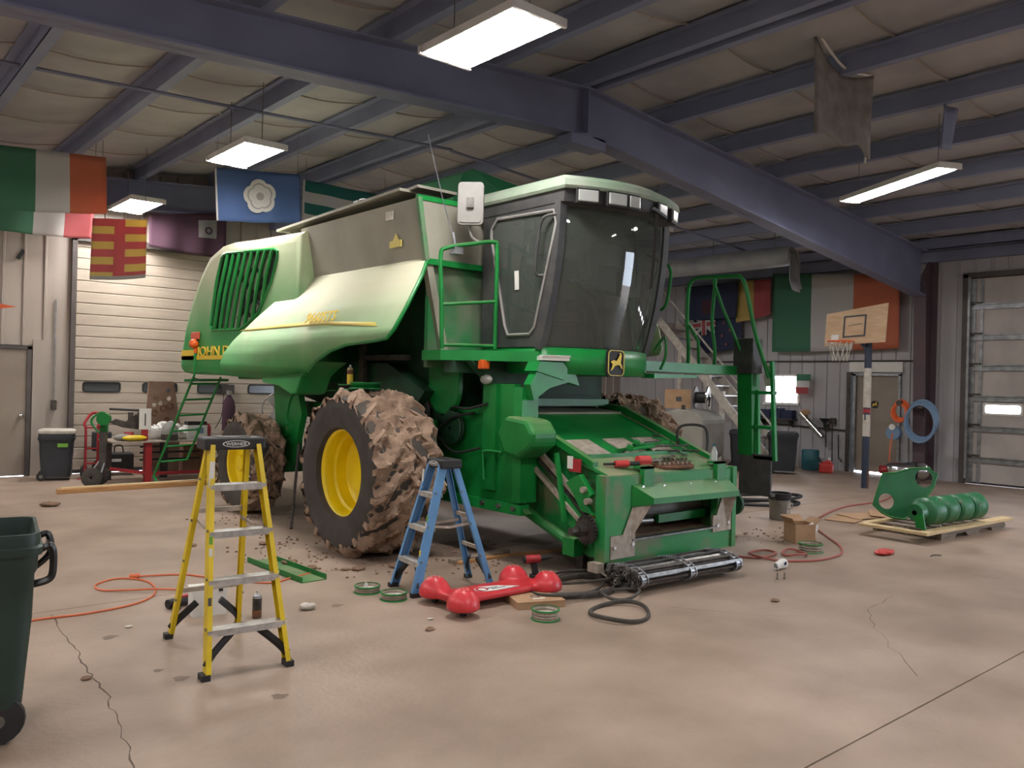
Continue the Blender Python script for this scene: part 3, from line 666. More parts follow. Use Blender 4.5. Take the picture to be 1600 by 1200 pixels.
C('marker_lamp', MB().sphere((-1.83, 5.3, 2.24), .075, 10, 8).cyl((-1.8, 5.3, 2.1), (-1.8, 5.3, 2.2), .03), 'amber', smooth=True)
C('lamp_bracket', MB().tube(smooth_path([(-1.81, 5.3, 2.15), (-1.81, 5.3, 1.8), (-1.78, 5.4, 1.72), (-1.6, 5.6, 1.68)]), .018), 'jd_green_clean', smooth=True)
# rear access ladder
la, lb = V((-1.68, 5.72, 1.72)), V((-1.24, 5.72, 1.74)); dn = V((-.32, .75, -1.58))
C('rear_ladder', MB().tube([la, la + dn * 1.0, la + dn * 1.0 + V((.02, -.12, -.1))], .02, 6).tube([lb, lb + dn * .86], .02, 6), 'jd_green_clean', smooth=True)
for k in range(6):
    t = .06 + k * .16; C('rung', MB().tube([la + dn * t, lb + dn * t], .017, 6), 'jd_green_clean', smooth=True)
C('ladder_hanger', MB().tube([(-1.75, 5.9, 1.68), (-1.2, 5.5, 1.7)], .02).tube([(-1.4, 4.6, 1.74), (-1.4, 3.9, 1.74)], .016), 'jd_green')
# cab ------------------------------------------------------------------------------------------------
def cabring(z, k=1.0, dy=0):
    """plan of the cab at height z: rear corners, side, curved front"""
    h = (z - 2.1) / 1.4; sx = .765; yf = -1.46 - .25 * (1 - (1 - min(max(h, 0), 1))**2)
    fr = [(-sx, -.58), (-sx, yf)] + [(-sx + 2*sx*t, yf - (.25 - .05*h) * math.sin(PI*t)**.9) for t in [i/24 for i in range(1, 24)]] + [(sx, yf), (sx, -.58)]
    return [(x_*k - .15, y_ + dy, z) for x_, y_ in fr]
NR = len(cabring(2.1))
def cabshell(z0, z1, i0, i1, k=1.0, nz=1):
    mb = MB(); rows = [cabring(z0 + (z1-z0)*j/nz, k)[i0:i1+1] for j in range(nz+1)]; w_ = i1 - i0 + 1
    return mb.add([p for r_ in rows for p in r_], [(j*w_+i, j*w_+i+1, (j+1)*w_+i+1, (j+1)*w_+i) for j in range(nz) for i in range(w_-1)])
C('cab_floor', MB().prism([p[:2] for p in cabring(2.1, 1.0)], 'z', 1.86, 2.1), 'jd_green_clean')
C('front_apron', MB().add([((x_ + .15)*1.01 - .15, y_ - .02 if 0 < i < NR-1 else y_, z) for z in (1.86, 2.115) for i, (x_, y_, _) in enumerate(cabring(2.1))], [(i, i+1, NR+i+1, NR+i) for i in range(NR-1)]), 'jd_green_clean', solid=.03, smooth=True)
C('windscreen', cabshell(2.12, 3.46, 1, NR-2, nz=12), 'cab_glass', smooth=True, label='large curved windscreen')
C('side_glass', cabshell(2.12, 3.46, NR-2, NR-1, nz=6), 'door_glass')
# door on the visible side
rb0, rb1 = cabring(2.12), cabring(3.48)
def dpt(u, v, off=0):
    """u from rear (0) to front (1), v bottom to top on the door plane"""
    r_ = cabring(2.12 + 1.36*v); p = V(r_[0]).lerp(V(r_[1]), u); p.x -= off; return p
dout = [(0, 0), (1, 0), (1, 1), (0, 1)]
din = [(.47, .09), (.82, .09), (.88, .14), (.985 - .0, .86), (.95, .95), (.2, .97), (.12, .9), (.12, .84), (.40, .16)]
def ring_plate(name, outer, inner, m_, off, solid):
    # door panel with a hole: fan of quads between matched outlines
    k = len(inner); ex = []
    cx = sum(p[0] for p in inner)/k; cy = sum(p[1] for p in inner)/k
    for u, v in inner:
        du, dv = u-cx, v-cy; t = min([((1 if du > 0 else 0)-cx)/du if abs(du) > 1e-6 else 9, ((1 if dv > 0 else 0)-cy)/dv if abs(dv) > 1e-6 else 9]); ex.append((cx+du*t, cy+dv*t))
    pts = inner[:]; mb = MB(); q = [dpt(*p, off) for p in inner] + [dpt(*p, off) for p in ex]
    f = [(i, (i+1) % k, k+(i+1) % k, k+i) for i in range(k)]
    # corners
    cor = [dpt(*p, off) for p in dout]; q += cor; 
    for i in range(k):
        a, b = ex[i], ex[(i+1) % k]
        for ci, c_ in enumerate(dout):
            onA = (abs(a[0]-c_[0]) < 1e-6 or abs(a[1]-c_[1]) < 1e-6); onB = (abs(b[0]-c_[0]) < 1e-6 or abs(b[1]-c_[1]) < 1e-6)
            if onA and onB and not (abs(a[0]-b[0]) < 1e-6 or abs(a[1]-b[1]) < 1e-6): f.append((k+i, k+(i+1) % k, 2*k+ci))
    return O(name, mb.add(q, f), m_, CB, solid=solid)
DR = ring_plate('cab_door', dout, din, 'cab_black', .01, .04)
C('door_seal', MB().tube([dpt(u, v, .035) for u, v in din], .016, 6, True), 'drum_grey', smooth=True, parent=DR)
C('door_pane', MB().add([dpt(*p, .02) for p in din], [tuple(range(len(din)))]), 'door_glass', parent=DR)
C('grab_handle', MB().tube(smooth_path([dpt(.88, .5, .03), dpt(.84, .53, .1), dpt(.84, .8, .1), dpt(.88, .9, .09), dpt(.99, .92, .03)]), .016, 8), 'cab_black', smooth=True)
C('door_sticker', MB().add([dpt(.5, .42, .03), dpt(.56, .42, .03), dpt(.53, .56, .03), dpt(.47, .56, .03)], [(0, 1, 2, 3)]), 'paper', solid=.002)
for i in (1, NR-2): C('pillar', MB().tube([cabring(2.1 + 1.4*k/8)[i] for k in range(9)], .05, 4, flat=(.055, .06)), 'cab_black')
C('pillar', MB().bar(cabring(2.1)[NR-1], cabring(3.5)[NR-1], .08, .08), 'cab_black')
plate('cab_rear_wall', [[(-.9, 2.1), (.6, 2.1), (.6, 3.5), (-.9, 3.5)], [(-.75, 2.6), (.45, 2.6), (.45, 3.2), (-.75, 3.2)]], .05, 'cab_black', CB, frame((0, -.575, 0), (1, 0, 0), (0, 0, 1)))
C('rear_glass', MB().box((-.76, -.58, 2.6), (.46, -.57, 3.2)), 'rear_glass_tint')
# roof
def rring(z, gx, gy):
    o = []
    for x_, y_, _ in cabring(3.5): o.append(((x_ + .15) * gx - .15, (y_ + 1.1) * gy - 1.1, z))
    return o
def loft(rs, cap=True):
    mb = MB(); n = len(rs[0]); f = [(k*n+i, k*n+(i+1) % n, (k+1)*n+(i+1) % n, (k+1)*n+i) for k in range(len(rs)-1) for i in range(n)]
    if cap: f += [tuple(range(n-1, -1, -1)), tuple((len(rs)-1)*n+i for i in range(n))]
    return mb.add([p for r_ in rs for p in r_], f)
C('roof_fascia', loft([rring(3.45, 1.0, 1.0), rring(3.48, 1.05, 1.12), rring(3.6, 1.06, 1.16)]), 'cab_black', smooth=True)
C('cab_roof', loft([rring(3.595, 1.09, 1.2), rring(3.62, 1.11, 1.22), rring(3.68, 1.10, 1.2), rring(3.74, 1.0, 1.06), rring(3.76, .8, .8)]), 'roof_dusty', smooth=True)
def rp(t, z, gx=1.06, gy=1.16):
    r_ = rring(z, gx, gy)[1:NR-1]; k = t * (len(r_)-1); i = min(int(k), len(r_)-2); a = V(r_[i]).lerp(V(r_[i+1]), k-i); d = (V(r_[i+1]) - V(r_[i])).normalized(); return a, d
for t, w_ in ((.12, .2), (.3, .2), (.42, .13), (.70, .16), (.90, .16)):
    a, d = rp(t, 3.53); nrm = V((d.y, -d.x, 0)); nrm = nrm if nrm.y < 0 else -nrm
    M_ = frame(a + nrm * .01, d, (0, 0, 1))
    wl = O('work_light', MB().box((-w_/2 - .02, -.075, -.03), (w_/2 + .02, .075, .03)).xf(M_), 'black', CB, bev=.01)
    O('lens', MB().box((-w_/2, -.055, -.045), (w_/2, .055, .045)).xf(M_), 'lens', wl, bev=.008)
a, d = rp(.62, 3.5); C('wiper', MB().bar(a + V((0, -.06, 0)), a + V((.12, .1, -.75)), .03, .02).bar(a + V((-.1, -.09, .0)), a + V((.15, -.05, -.05)), .03, .03), 'black')
# interior
C('seat', MB().box((-.28, -1.05, 2.42), (.28, -.6, 2.55)).prism([(-.62, 2.5), (-.72, 2.5), (-.6, 3.15), (-.54, 3.15)], 'x', -.26, .26).box((-.2, -1.0, 2.1), (.2, -.7, 2.42)), 'seat', bev=.03, loc=(-.15, 0, 0))
C('steering_column', MB().cyl((0, -1.5, 2.1), (.0, -1.3, 2.72), .05).cyl((-.09, -1.5, 2.1), (-.09, -1.4, 2.4), .03), 'black', loc=(-.12, 0, 0))
sw = Matrix.Translation((0, -1.29, 2.76)) @ Matrix.Rotation(R(35), 4, 'X')
C('steering_wheel', MB().tube([(.2*math.cos(t), .2*math.sin(t), 0) for t in [2*PI*i/24 for i in range(24)]], .016, 6, True).tube([(-.2, 0, 0), (.2, 0, 0)], .014).tube([(0, 0, 0), (0, -.2, 0)], .014).xf(sw), 'black', smooth=True, loc=(-.12, 0, 0))
C('console', MB().box((.36, -1.35, 2.1), (.62, -.75, 2.72)).box((.5, -1.55, 2.7), (.7, -1.45, 2.95)), 'cab_black', bev=.02, loc=(-.25, 0, 0))
C('monitor_post', MB().bar((.55, -1.62, 2.15), (.62, -1.45, 2.95), .05, .05), 'jd_green', loc=(-.25, 0, 0))
# emblem
C('emblem', MB().prism(rrect(-.13, -.14, .13, .14, .05), 'y', -.02, .02).xf(frame((-.15, -1.735, 1.985), (1, .01, 0), (0, 0, 1)) @ Matrix.Rotation(R(-90), 4, 'X')), 'black')
EM = frame((-.15, -1.76, 1.985), (1, .01, 0), (0, 0, 1))
C('emblem_border', MB().tube([EM @ V((x_, y_, .006)) for x_, y_ in rrect(-.115, -.125, .115, .125, .045)], .006, 4, True), 'decal_dull')
deer = [(-.085, .01), (-.05, .03), (0, .02), (.03, .055), (.05, .09), (.035, .1), (.06, .105), (.07, .075), (.065, .045), (.055, .0), (.075, -.02), (.09, -.06), (.07, -.05), (.045, -.02), (.01, -.02), (-.03, -.03), (-.06, -.065), (-.09, -.08), (-.065, -.04), (-.06, -.01)]
plate('badge_deer', [[(x_*.65, y_*.65) for x_, y_ in deer]], .004, 'decal_yellow', d4, frame((-.006, .52, 1.5), (0, -1, 0), (0, 0, 1)))
plate('emblem_deer', [deer], .006, 'decal_yellow', CB, EM @ Matrix.Translation((0, 0, .012)))
# right-hand walkway, rail, mirror, aerial --------------------------------------------------------------
wk = [(-1.58, -.74), (-.96, -1.5), (-.9, -1.42), (-.9, -.45), (-1.58, -.42)]
C('walkway', MB().prism(wk, 'z', 1.97, 2.07), 'jd_green_clean')
C('walkway_bracket', MB().prism([(-1.4, 1.97), (-.5, 1.97), (-.5, 1.8), (-1.1, 1.72)], 'y', -1.0, -.9).box((-1.5, -.85, 1.85), (-.9, -.7, 1.97)), 'jd_green_dark')
C('turn_signal', MB().box((-1.33, -1.1, 1.89), (-1.24, -1.02, 1.98)), 'amber', bev=.008)
C('step_bracket', MB().prism([(-1.05, 1.97), (-.75, 1.97), (-.62, 1.85), (-.72, 1.8), (-1.1, 1.88)], 'y', -1.62, -1.45), 'jd_green_clean')
r0, r1 = V((-1.55, -.72, 2.07)), V((-1.02, -.9, 2.07)); 
def rl(t, z): p = r0.lerp(r1, t); return V((p.x, p.y, z))
C('handrail', MB().tube(smooth_path([rl(0, 2.08), rl(-.03, 2.6), rl(-.06, 3.0), rl(.04, 3.08), rl(.5, 3.14), rl(.93, 3.18), rl(1, 3.1), rl(1, 2.6), rl(1.0, 2.1)], 5), .022, 8).tube([rl(-.02, 2.52), rl(1, 2.58)], .018, 8).tube([rl(0, 2.12), rl(1, 2.13)], .018, 8), 'jd_green', smooth=True)
C('mirror_arm', MB().tube(smooth_path([rl(.72, 3.15), rl(.5, 3.22), rl(.46, 3.4), rl(.46, 3.55)]), .014), 'drum_grey', smooth=True)
mc = rl(.46, 3.53); MM = frame(mc + V((-.02, -.04, 0)), (.72, -.69, 0), (0, 0, 1))
mi = C('mirror', MB().prism(rrect(-.13, -.215, .13, .215, .04), 'z', -.03, .03).xf(MM), 'drum_grey', bev=.01)
O('mirror_back', MB().prism(rrect(-.105, -.19, .105, .19, .03), 'z', .03, .04).xf(MM), 'drum_grey', mi); O('mirror_clamp', MB().box((-.035, -.05, .04), (.035, .05, .07)).xf(MM), 'steel', mi)
C('aerial', MB().tube([(-1.42, -.74, 3.1), (-1.46, -.55, 3.6), (-1.52, -.35, 4.28)], .006, 5).cyl((-1.42, -.74, 3.08), (-1.43, -.7, 3.25), .014).box((-1.46, -.78, 3.03), (-1.36, -.68, 3.1)), 'galv')
# left-hand platform, rails and folded access ladder ------------------------------------------------------
C('left_platform', MB().box((.62, -1.44, 1.93), (2.45, -.75, 2.04)), 'jd_green_clean')
C('platform_lip', MB().prism([(.62, 1.9), (1.4, 1.9), (1.35, 1.87), (.62, 1.85)], 'y', -1.62, -1.44), 'jd_green_clean')
C('platform_rail', MB().tube(smooth_path([(2.2, -.85, 2.04), (2.2, -.85, 2.3), (2.2, -.82, 2.6), (2.2, -.83, 3.0), (2.2, -.9, 3.12), (2.2, -1.05, 3.14), (2.2, -1.5, 3.12), (2.2, -1.6, 3.1), (2.2, -1.68, 2.95), (2.25, -1.78, 2.45), (2.5, -1.75, 2.1), (2.55, -1.8, 1.9)], 5), .025, 8), 'jd_green_clean', smooth=True)
C('platform_rail', MB().tube(smooth_path([(2.2, -1.25, 2.04), (2.2, -1.25, 2.25), (2.2, -1.2, 2.6), (2.2, -1.24, 3.12)], 5), .022, 8).tube([(2.2, -1.2, 3.1), (2.2, -1.35, 2.75), (2.45, -1.5, 2.15)], .02, 8).tube([(2.2, -.85, 2.55), (2.2, -1.0, 2.35), (2.2, -1.02, 2.05)], .02, 8), 'jd_green_clean', smooth=True)
C('cab_grab_rail', MB().tube(smooth_path([(.78, -1.35, 2.1), (.78, -1.4, 2.8), (.78, -1.42, 3.05), (.78, -1.58, 3.1), (.78, -1.68, 3.0), (.78, -1.62, 2.65), (.78, -1.48, 2.6)], 5), .018, 8), 'jd_green', smooth=True)
C('grab_rail', MB().tube(smooth_path([(.75, -1.5, 2.15), (.8, -1.6, 2.3), (.8, -1.62, 2.1), (.8, -1.55, 1.95)], 4), .016, 6), 'jd_green', smooth=True)
C('battery_box', MB().box((2.4, -1.66, 1.95), (2.62, -1.38, 2.38)), 'cab_black', bev=.01)
C('ladder_post', MB().prism([(2.44, 2.0), (2.62, 2.0), (2.66, .95), (2.5, .95)], 'y', -1.62, -1.42), 'jd_green')
C('ladder_stile', MB().bar((2.54, -1.84, 2.1), (2.56, -1.9, .9), .04, .05).bar((2.58, -1.63, 1.75), (2.58, -1.66, .9), .03, .05), 'jd_green_clean')
for z in (1.72, 1.3, .93): C('ladder_step', MB().box((2.5, -1.88, z - .02), (2.6, -1.64, z + .02)), 'jd_green_clean')
C('mud_flap', MB().box((2.5, -1.88, .5), (2.53, -1.44, .97)).box((2.5, -1.9, .47), (2.58, -1.44, .5)), 'cab_black')
C('marker_panel', MB().box((2.60, -1.78, 1.8), (2.63, -1.7, 2.05)), 'white_dirty')
# support plates beside the feeder house -----------------------------------------------------------------
C('side_plate', MB().prism([(.0, 1.5), (-.85, 1.5), (-.9, 1.75), (-1.35, 1.75), (-1.45, 1.2), (-1.42, .62), (-1.56, .52), (-1.2, .5), (-.1, .52), (.05, .7)], 'x', -1.13, -1.05), 'jd_green')
C('side_plate', MB().prism([(.0, 1.1), (-.85, 1.1), (-1.2, .9), (-1.42, .62), (-1.2, .5), (-.1, .52), (.05, .7)], 'x', 1.05, 1.13), 'jd_green')
C('upright', MB().box((-1.16, -1.5, .62), (-.95, -1.38, 1.72)), 'jd_green_clean')
C('bottom_rail', MB().box((-1.16, -1.5, .5), (-1.04, .1, .6)), 'jd_green_clean')
for y in (-1.42, -1.2, -.95): C('bolt', MB().cyl((-1.19, y, .56), (-1.1, y, .56), .025, n=6), 'steel')
C('handle_loop', MB().tube(smooth_path([(-1.14, -1.2, 1.08), (-1.2, -1.0, 1.08), (-1.2, -.98, 1.0), (-1.2, -1.0, .8)]), .014, 6), 'jd_green_clean')
C('curved_arm', MB().prism([(-1.02, 1.95), (-.8, 1.95), (-.55, 1.86), (-.5, 1.75), (-.65, 1.78), (-.9, 1.72), (-1.1, 1.6), (-1.15, 1.75)], 'y', -1.6, -1.5), 'jd_green_clean')
C('shaft_cover', MB().prism([(-1.28, 1.28), (-1.42, 1.45), (-1.72, 1.42), (-1.82, 1.3), (-1.8, 1.18), (-1.6, 1.05), (-1.4, 1.08)], 'x', -1.3, -.98), 'jd_green', bev=.04)
# feeder house ---------------------------------------------------------------------------------------------
for s_ in (-1, 1): C('feeder_house_side', MB().prism([(-.55, 1.5), (-.95, 1.45), (-2.3, .96), (-2.38, .9), (-2.38, .2), (-2.1, .18), (-1.5, .42), (-.6, .85)], 'x', s_*.815 - .015, s_*.815 + .015), 'jd_green_worn')
def F(name, mb, m_, **k): return O(name, mb, m_, CB, **k)
def dk(y): return 1.45 + (y + .95) * .363          # deck height
F('deck_plate', MB().prism([(-.95, dk(-.95)), (-2.02, dk(-2.02)), (-2.02, dk(-2.02) - .025), (-.95, dk(-.95) - .025)], 'x', -.82, .82), 'jd_green_clean')
F('deck_plate', MB().prism([(-.55, 1.5), (-.98, 1.46), (-.98, 1.44), (-.55, 1.47)], 'x', -.82, .82), 'tank_dusty')
F('deck_front', MB().prism([(-2.02, dk(-2.02) + .01), (-2.4, .955), (-2.4, .93), (-2.02, dk(-2.02) - .03)], 'x', -.9, .9), 'jd_green_worn')
for x_ in (-.55, -.02, .42): F('patch_plate', MB().prism([(-1.62, dk(-1.62) + .002), (-1.98, dk(-1.98) + .002), (-1.98, dk(-1.98) + .012), (-1.62, dk(-1.62) + .012)], 'x', x_ - .15, x_ + .17), 'alu_dirty')
F('deck_bar', MB().bar((-.75, -2.0, dk(-2) + .02), (.8, -2.0, dk(-2) + .02), .03, .04).bar((-.3, -1.93, dk(-1.93) + .03), (.45, -1.8, dk(-1.8) + .03), .03, .025), 'jd_green_clean')
for s in (-1, 1): F('deck_rail', MB().prism([(-.6, 1.56), (-1.0, 1.52), (-2.2, 1.06), (-2.2, 1.0), (-1.0, 1.44), (-.6, 1.48)], 'x', s*.87 - .035, s*.87 + .035), 'jd_green')
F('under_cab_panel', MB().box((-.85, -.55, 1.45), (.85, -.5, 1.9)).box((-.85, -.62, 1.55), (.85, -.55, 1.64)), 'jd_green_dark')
F('rear_cross_tube', MB().box((-.85, -.75, 1.52), (.85, -.6, 1.6)), 'jd_green')
# front frame round the opening
FX = .95; fy = -2.42
plate('front_frame', [[(-FX, .15), (FX, .14), (FX, .94), (-FX, .95)], [(-.64, .37), (.68, .37), (.7, .72), (-.6, .72)]], .08, 'jd_green_worn', CB, frame((0, fy + .04, 0), (1, 0, 0), (0, 0, 1)))
for s_ in (-1, 1): F('frame_edge', MB().box((s_*FX - .035, fy - .02, .14), (s_*FX + .03, fy + .1, .96)), 'jd_green_worn')
F('frame_lip', MB().box((-.62, fy - .03, .36), (.66, fy + .05, .375)), 'steel')
F('deflector_hood', MB().add([(-.62, fy, .86), (.82, fy, .85), (.86, fy - .13, .73), (-.47, fy - .13, .745), (.86, fy - .13, .675), (-.47, fy - .13, .69), (-.62, fy, .66), (.82, fy, .66)],
  [(0, 1, 2, 3), (3, 2, 4, 5), (0, 3, 5, 6), (1, 7, 4, 2)]), 'jd_green', solid=.012)
F('corner_gusset', MB().add([(-.6, fy - .01, .69), (-.47, fy - .11, .69), (-.64, fy - .01, .36), (-.74, fy - .01, .42)], [(0, 1, 2, 3)]).box((-.9, fy - .015, .22), (-.58, fy, .42)), 'alu_dirty', solid=.008)
F('corner_gusset', MB().add([(.76, fy - .01, .69), (.86, fy - .1, .67), (.84, fy - .01, .34), (.62, fy - .01, .4)], [(0, 1, 2, 3)]).box((.6, fy - .015, .32), (.9, fy, .48)), 'alu_dirty', solid=.008)
for x_, z_ in ((-.86, .32), (-.62, .33), (.66, .38), (.84, .4), (-.5, .84), (-.2, .83), (.2, .82), (.6, .82)): F('bolt', MB().cyl((x_, fy - .035, z_), (x_, fy, z_), .018, n=6), 'chrome')
for x_ in (-.42, .7): F('lift_lug', MB().box((x_ - .07, fy - .03, .8), (x_ + .07, fy + .02, 1.02)).box((x_ - .07, fy - .03, 1.0), (x_ + .07, fy + .1, 1.02)), 'jd_green')
F('feeder_drum', MB().cyl((-.8, -2.05, .55), (.8, -2.05, .55), .09, n=20), 'drum_grey', smooth=True)
F('drum_cover', MB().box((-.8, -2.2, .62), (.0, -2.15, .72)).box((-.02, -2.25, .44), (.8, -2.2, .52)), 'jd_green')
F('drum_shaft', MB().cyl((-.8, -2.22, .5), (-.1, -2.22, .47), .035, n=12), 'steel', smooth=True)
F('floor_pan', MB().prism([(-2.4, .30), (-1.4, .5), (-1.4, .48), (-2.4, .28)], 'x', -.8, .8), 'dirt')
F('back_plate', MB().box((-.8, -1.6, .4), (.8, -1.55, 1.1)), 'black')
# side linkage on the visible side
sx = -.9
F('bottom_tube', MB().cyl((sx - .05, -1.35, .52), (sx - .05, -2.05, .28), .05, n=10).box((sx - .12, -2.1, .2), (sx + .0, -1.95, .36)), 'jd_green')
F('slotted_plate', MB().prism([(-1.75, .72), (-1.85, .78), (-2.28, .46), (-2.22, .36), (-1.9, .5)], 'x', sx - .06, sx - .03), 'jd_green_clean')
F('lift_strut', MB().bar((sx - .1, -1.82, 1.12), (sx - .1, -1.95, .5), .035, .035), 'jd_green_clean')
F('chain_rail', MB().bar((sx - .02, -1.2, 1.3), (sx - .02, -2.2, .62), .04, .05).bar((sx - .06, -1.25, 1.1), (sx - .06, -2.15, .5), .04, .04), 'alu_dirty')
F('chain_rail', MB().bar((sx - .03, -1.3, 1.18), (sx - .03, -2.2, .54), .03, .03), 'dark_steel')
F('knee_bracket', MB().prism([(-1.95, .86), (-2.12, .95), (-2.28, .78), (-2.2, .7), (-2.3, .6), (-2.15, .62), (-2.05, .76)], 'x', sx - .1, sx - .04), 'jd_green_clean', bev=.006)
for y_, z_ in ((-2.2, .82), (-2.25, .72)): F('slot_bolt', MB().cyl((sx - .14, y_, z_), (sx - .08, y_, z_), .028, n=10), 'alu_dirty')
F('warning_sign', MB().box((sx - .06, -2.1, .96), (sx - .05, -1.95, 1.08)), 'red_paint'); F('warning_sign', MB().box((sx - .065, -2.0, .985), (sx - .055, -1.93, 1.1)), 'paper')
sp = MB(); 
for k in range(22):
    t = 2*PI*k/22; sp.box((-.015, -.012, .1), (.015, .012, .128), Matrix.Rotation(t, 4, 'X'))
sp.cyl((-.015, 0, 0), (.015, 0, 0), .105, n=22).cyl((-.2, 0, 0), (.1, 0, 0), .035, n=10).cyl((-.12, 0, 0), (-.04, 0, 0), .05, n=10)
F('sprocket', sp, 'dark_steel', loc=(-1.02, -2.25, .47))
F('hub_plate', MB().lathe([(.03, -.01), (.13, -.01), (.13, .02), (.03, .02)], o=(-.9, -2.27, .5), axis='x', n=20), 'decal_dull')
F('side_disc', MB().cyl((1.12, -2.3, .55), (1.16, -2.3, .55), .12, n=24).cyl((.9, -2.3, .58), (1.12, -2.3, .56), .03), 'jd_green_dark', smooth=True)
F('skid_foot', MB().box((-FX - .12, fy - .02, .12), (-FX + .02, fy + .1, .2)).bar((-FX - .1, fy + .02, .16), (-FX + .02, fy - .05, .06), .04, .02), 'alu_dirty')
for s_ in (-1, 1): F('under_post', MB().bar((s_*.7, -1.9, 0.0), (s_*.7, -1.9, .3), .08, .08), 'dark_steel')
F('rod', MB().tube([(-2.0, 1.55, .0 + .01), (-1.65, 2.1, .95)], .018, 6), 'dark_steel')
# ------------------------------------------------------------------ ladders
def step_ladder(label, loc, rz, h, wb, wt, sp, n, m_, cap_m, yt, group):
    """front with treads at -y"""
    t = thing('step_ladder', label, 'ladder', loc, rz, group)
    yf, yr = -sp/2, sp/2; cw = .052
    def fr(s, z): k = z / h; return V((s * (wb/2 + (wt/2 - wb/2) * k), yf + (yt - .05 - yf) * k, z))
    def rr(s, z): k = z / h; return V((s * ((wb/2 - .015) + (wt/2 - .02 - wb/2 + .015) * k), yr + (yt + .05 - yr) * k, z))
    for fn, nm, w_ in ((fr, 'front_rail', .075), (rr, 'rear_rail', .05)):
        for s in (-1, 1):
            a, b = fn(s, .02), fn(s, h - .05); mb = MB().bar(a, b, .006, w_, (0, 1, 0))
            d = (b - a).normalized(); nrm = V((s, 0, 0)); off = d.cross(V((1, 0, 0))).normalized() * (w_/2 - .003)
            for o_ in (off, -off): mb.bar(a + o_ - nrm * .012, b + o_ - nrm * .012, .028, .006, (0, 1, 0))
            rl_ = O(nm, mb, m_, t)
            O('foot', MB().box((a.x - .03, a.y - w_/2 - .005, 0), (a.x + .02, a.y + w_/2 + .005, .035)), 'black', rl_)
            for k in range(n):
                z = h * (k + 1) / (n + 1); p = fn(s, z); O('rivet', MB().cyl(p + V((s*.002, -.02, 0)), p + V((s*.012, -.02, 0)), .009, n=6), 'steel', rl_)
    for k in range(n):
        z = h * (k + 1) / (n + 1.0) - .01; a, b = fr(-1, z), fr(1, z)
        O('tread', MB().box((a.x, a.y - .045, z - .002), (b.x, a.y + .05, z + .004)).box((a.x, a.y - .045, z - .035), (b.x, a.y - .038, z)).box((a.x, a.y + .044, z - .03), (b.x, a.y + .05, z)), 'alu', t)
    for k in range(1, n, 2) if n > 3 else range(1, n):
        z = h * k / (n + 1.0) + .06; a, b = rr(-1, z), rr(1, z); O('rear_bar', MB().box((a.x, a.y - .012, z - .015), (b.x, a.y + .012, z + .015)), 'alu_dirty', t)
    for s in (-1, 1):
        z = h * 3.0 / (n + 1) if n > 3 else h * 2 / (n + 1)
        O('spreader', MB().bar(fr(s, z) + V((-s*.03, .02, 0)), (fr(s, z) + rr(s, z)) / 2 + V((-s*.03, 0, -.02)), .006, .022).bar((fr(s, z) + rr(s, z)) / 2 + V((-s*.03, 0, -.02)), rr(s, z) + V((-s*.03, 0, 0)), .006, .022), 'alu_dirty', t)
        z1 = h / (n + 1) - .04
        for fn in (fr, rr):
            p0 = fn(s, .07); p1 = fn(s, z1); p1.x *= .35; pm = (p0 + p1) / 2; pm.x += s * .03; pm.z -= .02
            O('knee_brace', MB().tube(smooth_path([p0, pm, p1], 4), .018, 6, flat=(.012, .026)), 'black', t)
    c_ = O('top_cap', MB().box((-wt/2 - .04, yt - .1, h - .075), (wt/2 + .04, yt + .1, h)), 'black', t, bev=.012)
    O('cap_tray', MB().prism(rrect(-wt/2 + .03, yt - .05, wt/2 - .03, yt + .05, .04), 'z', h, h + .004), 'dark_steel', c_)
    for x_ in (-wt/4, wt/4): O('cap_hole', MB().cyl((x_, yt, h + .003), (x_, yt, h + .006), .03), 'black_gloss', c_)
    Mo = frame((0, yt - .101, h - .037), (1, 0, 0), (0, 0, 1)); ow = min(wt * .42, .085)
    plate('badge', [circ(0, 0, ow, 28, .022)], .004, 'white', c_, Mo); plate('badge', [circ(0, 0, ow - .008, 28, .0175)], .006, 'black', c_, Mo)
    text('lettering', 'WERNER', .028, 'white', c_, Mo @ Matrix.Translation((0, -.01, .0035)), th=.001, align='CENTER', xs=ow / .075)
    p = fr(-1, h * .84); O('label', MB().bar(p + V((.01, -.04, .08)), p + V((.01 - .012, -.047, -.08)), .03, .002, (0, 1, 0)), 'paper', t)
    for z, m2 in ((h * .55, 'label_green'), (h * .5, 'white'), (h * .3, 'decal_yellow' if m_ == 'lad_blue' else 'print_dark')):
        p = fr(1 if m_ == 'lad_blue' else -1, z); O('label', MB().box((p.x - .002 - (.016 if p.x > 0 else -.0), p.y - .041, z - .04), (p.x + .018 - (.016 if p.x > 0 else 0), p.y - .036, z + .04)), m2, t)
    return t
step_ladder('yellow fibreglass step ladder with black top cap, standing in front', (2.10, 5.2, 0), R(-5), 1.37, .50, .30, .92, 4, 'lad_yellow', 'black', -.03, 'step ladders')
step_ladder('shorter blue fibreglass step ladder standing beside the muddy front tyre', (4.22, 5.76, 0), R(-97), 1.10, .42, .20, .74, 3, 'lad_blue', 'black', -.02, 'step ladders')
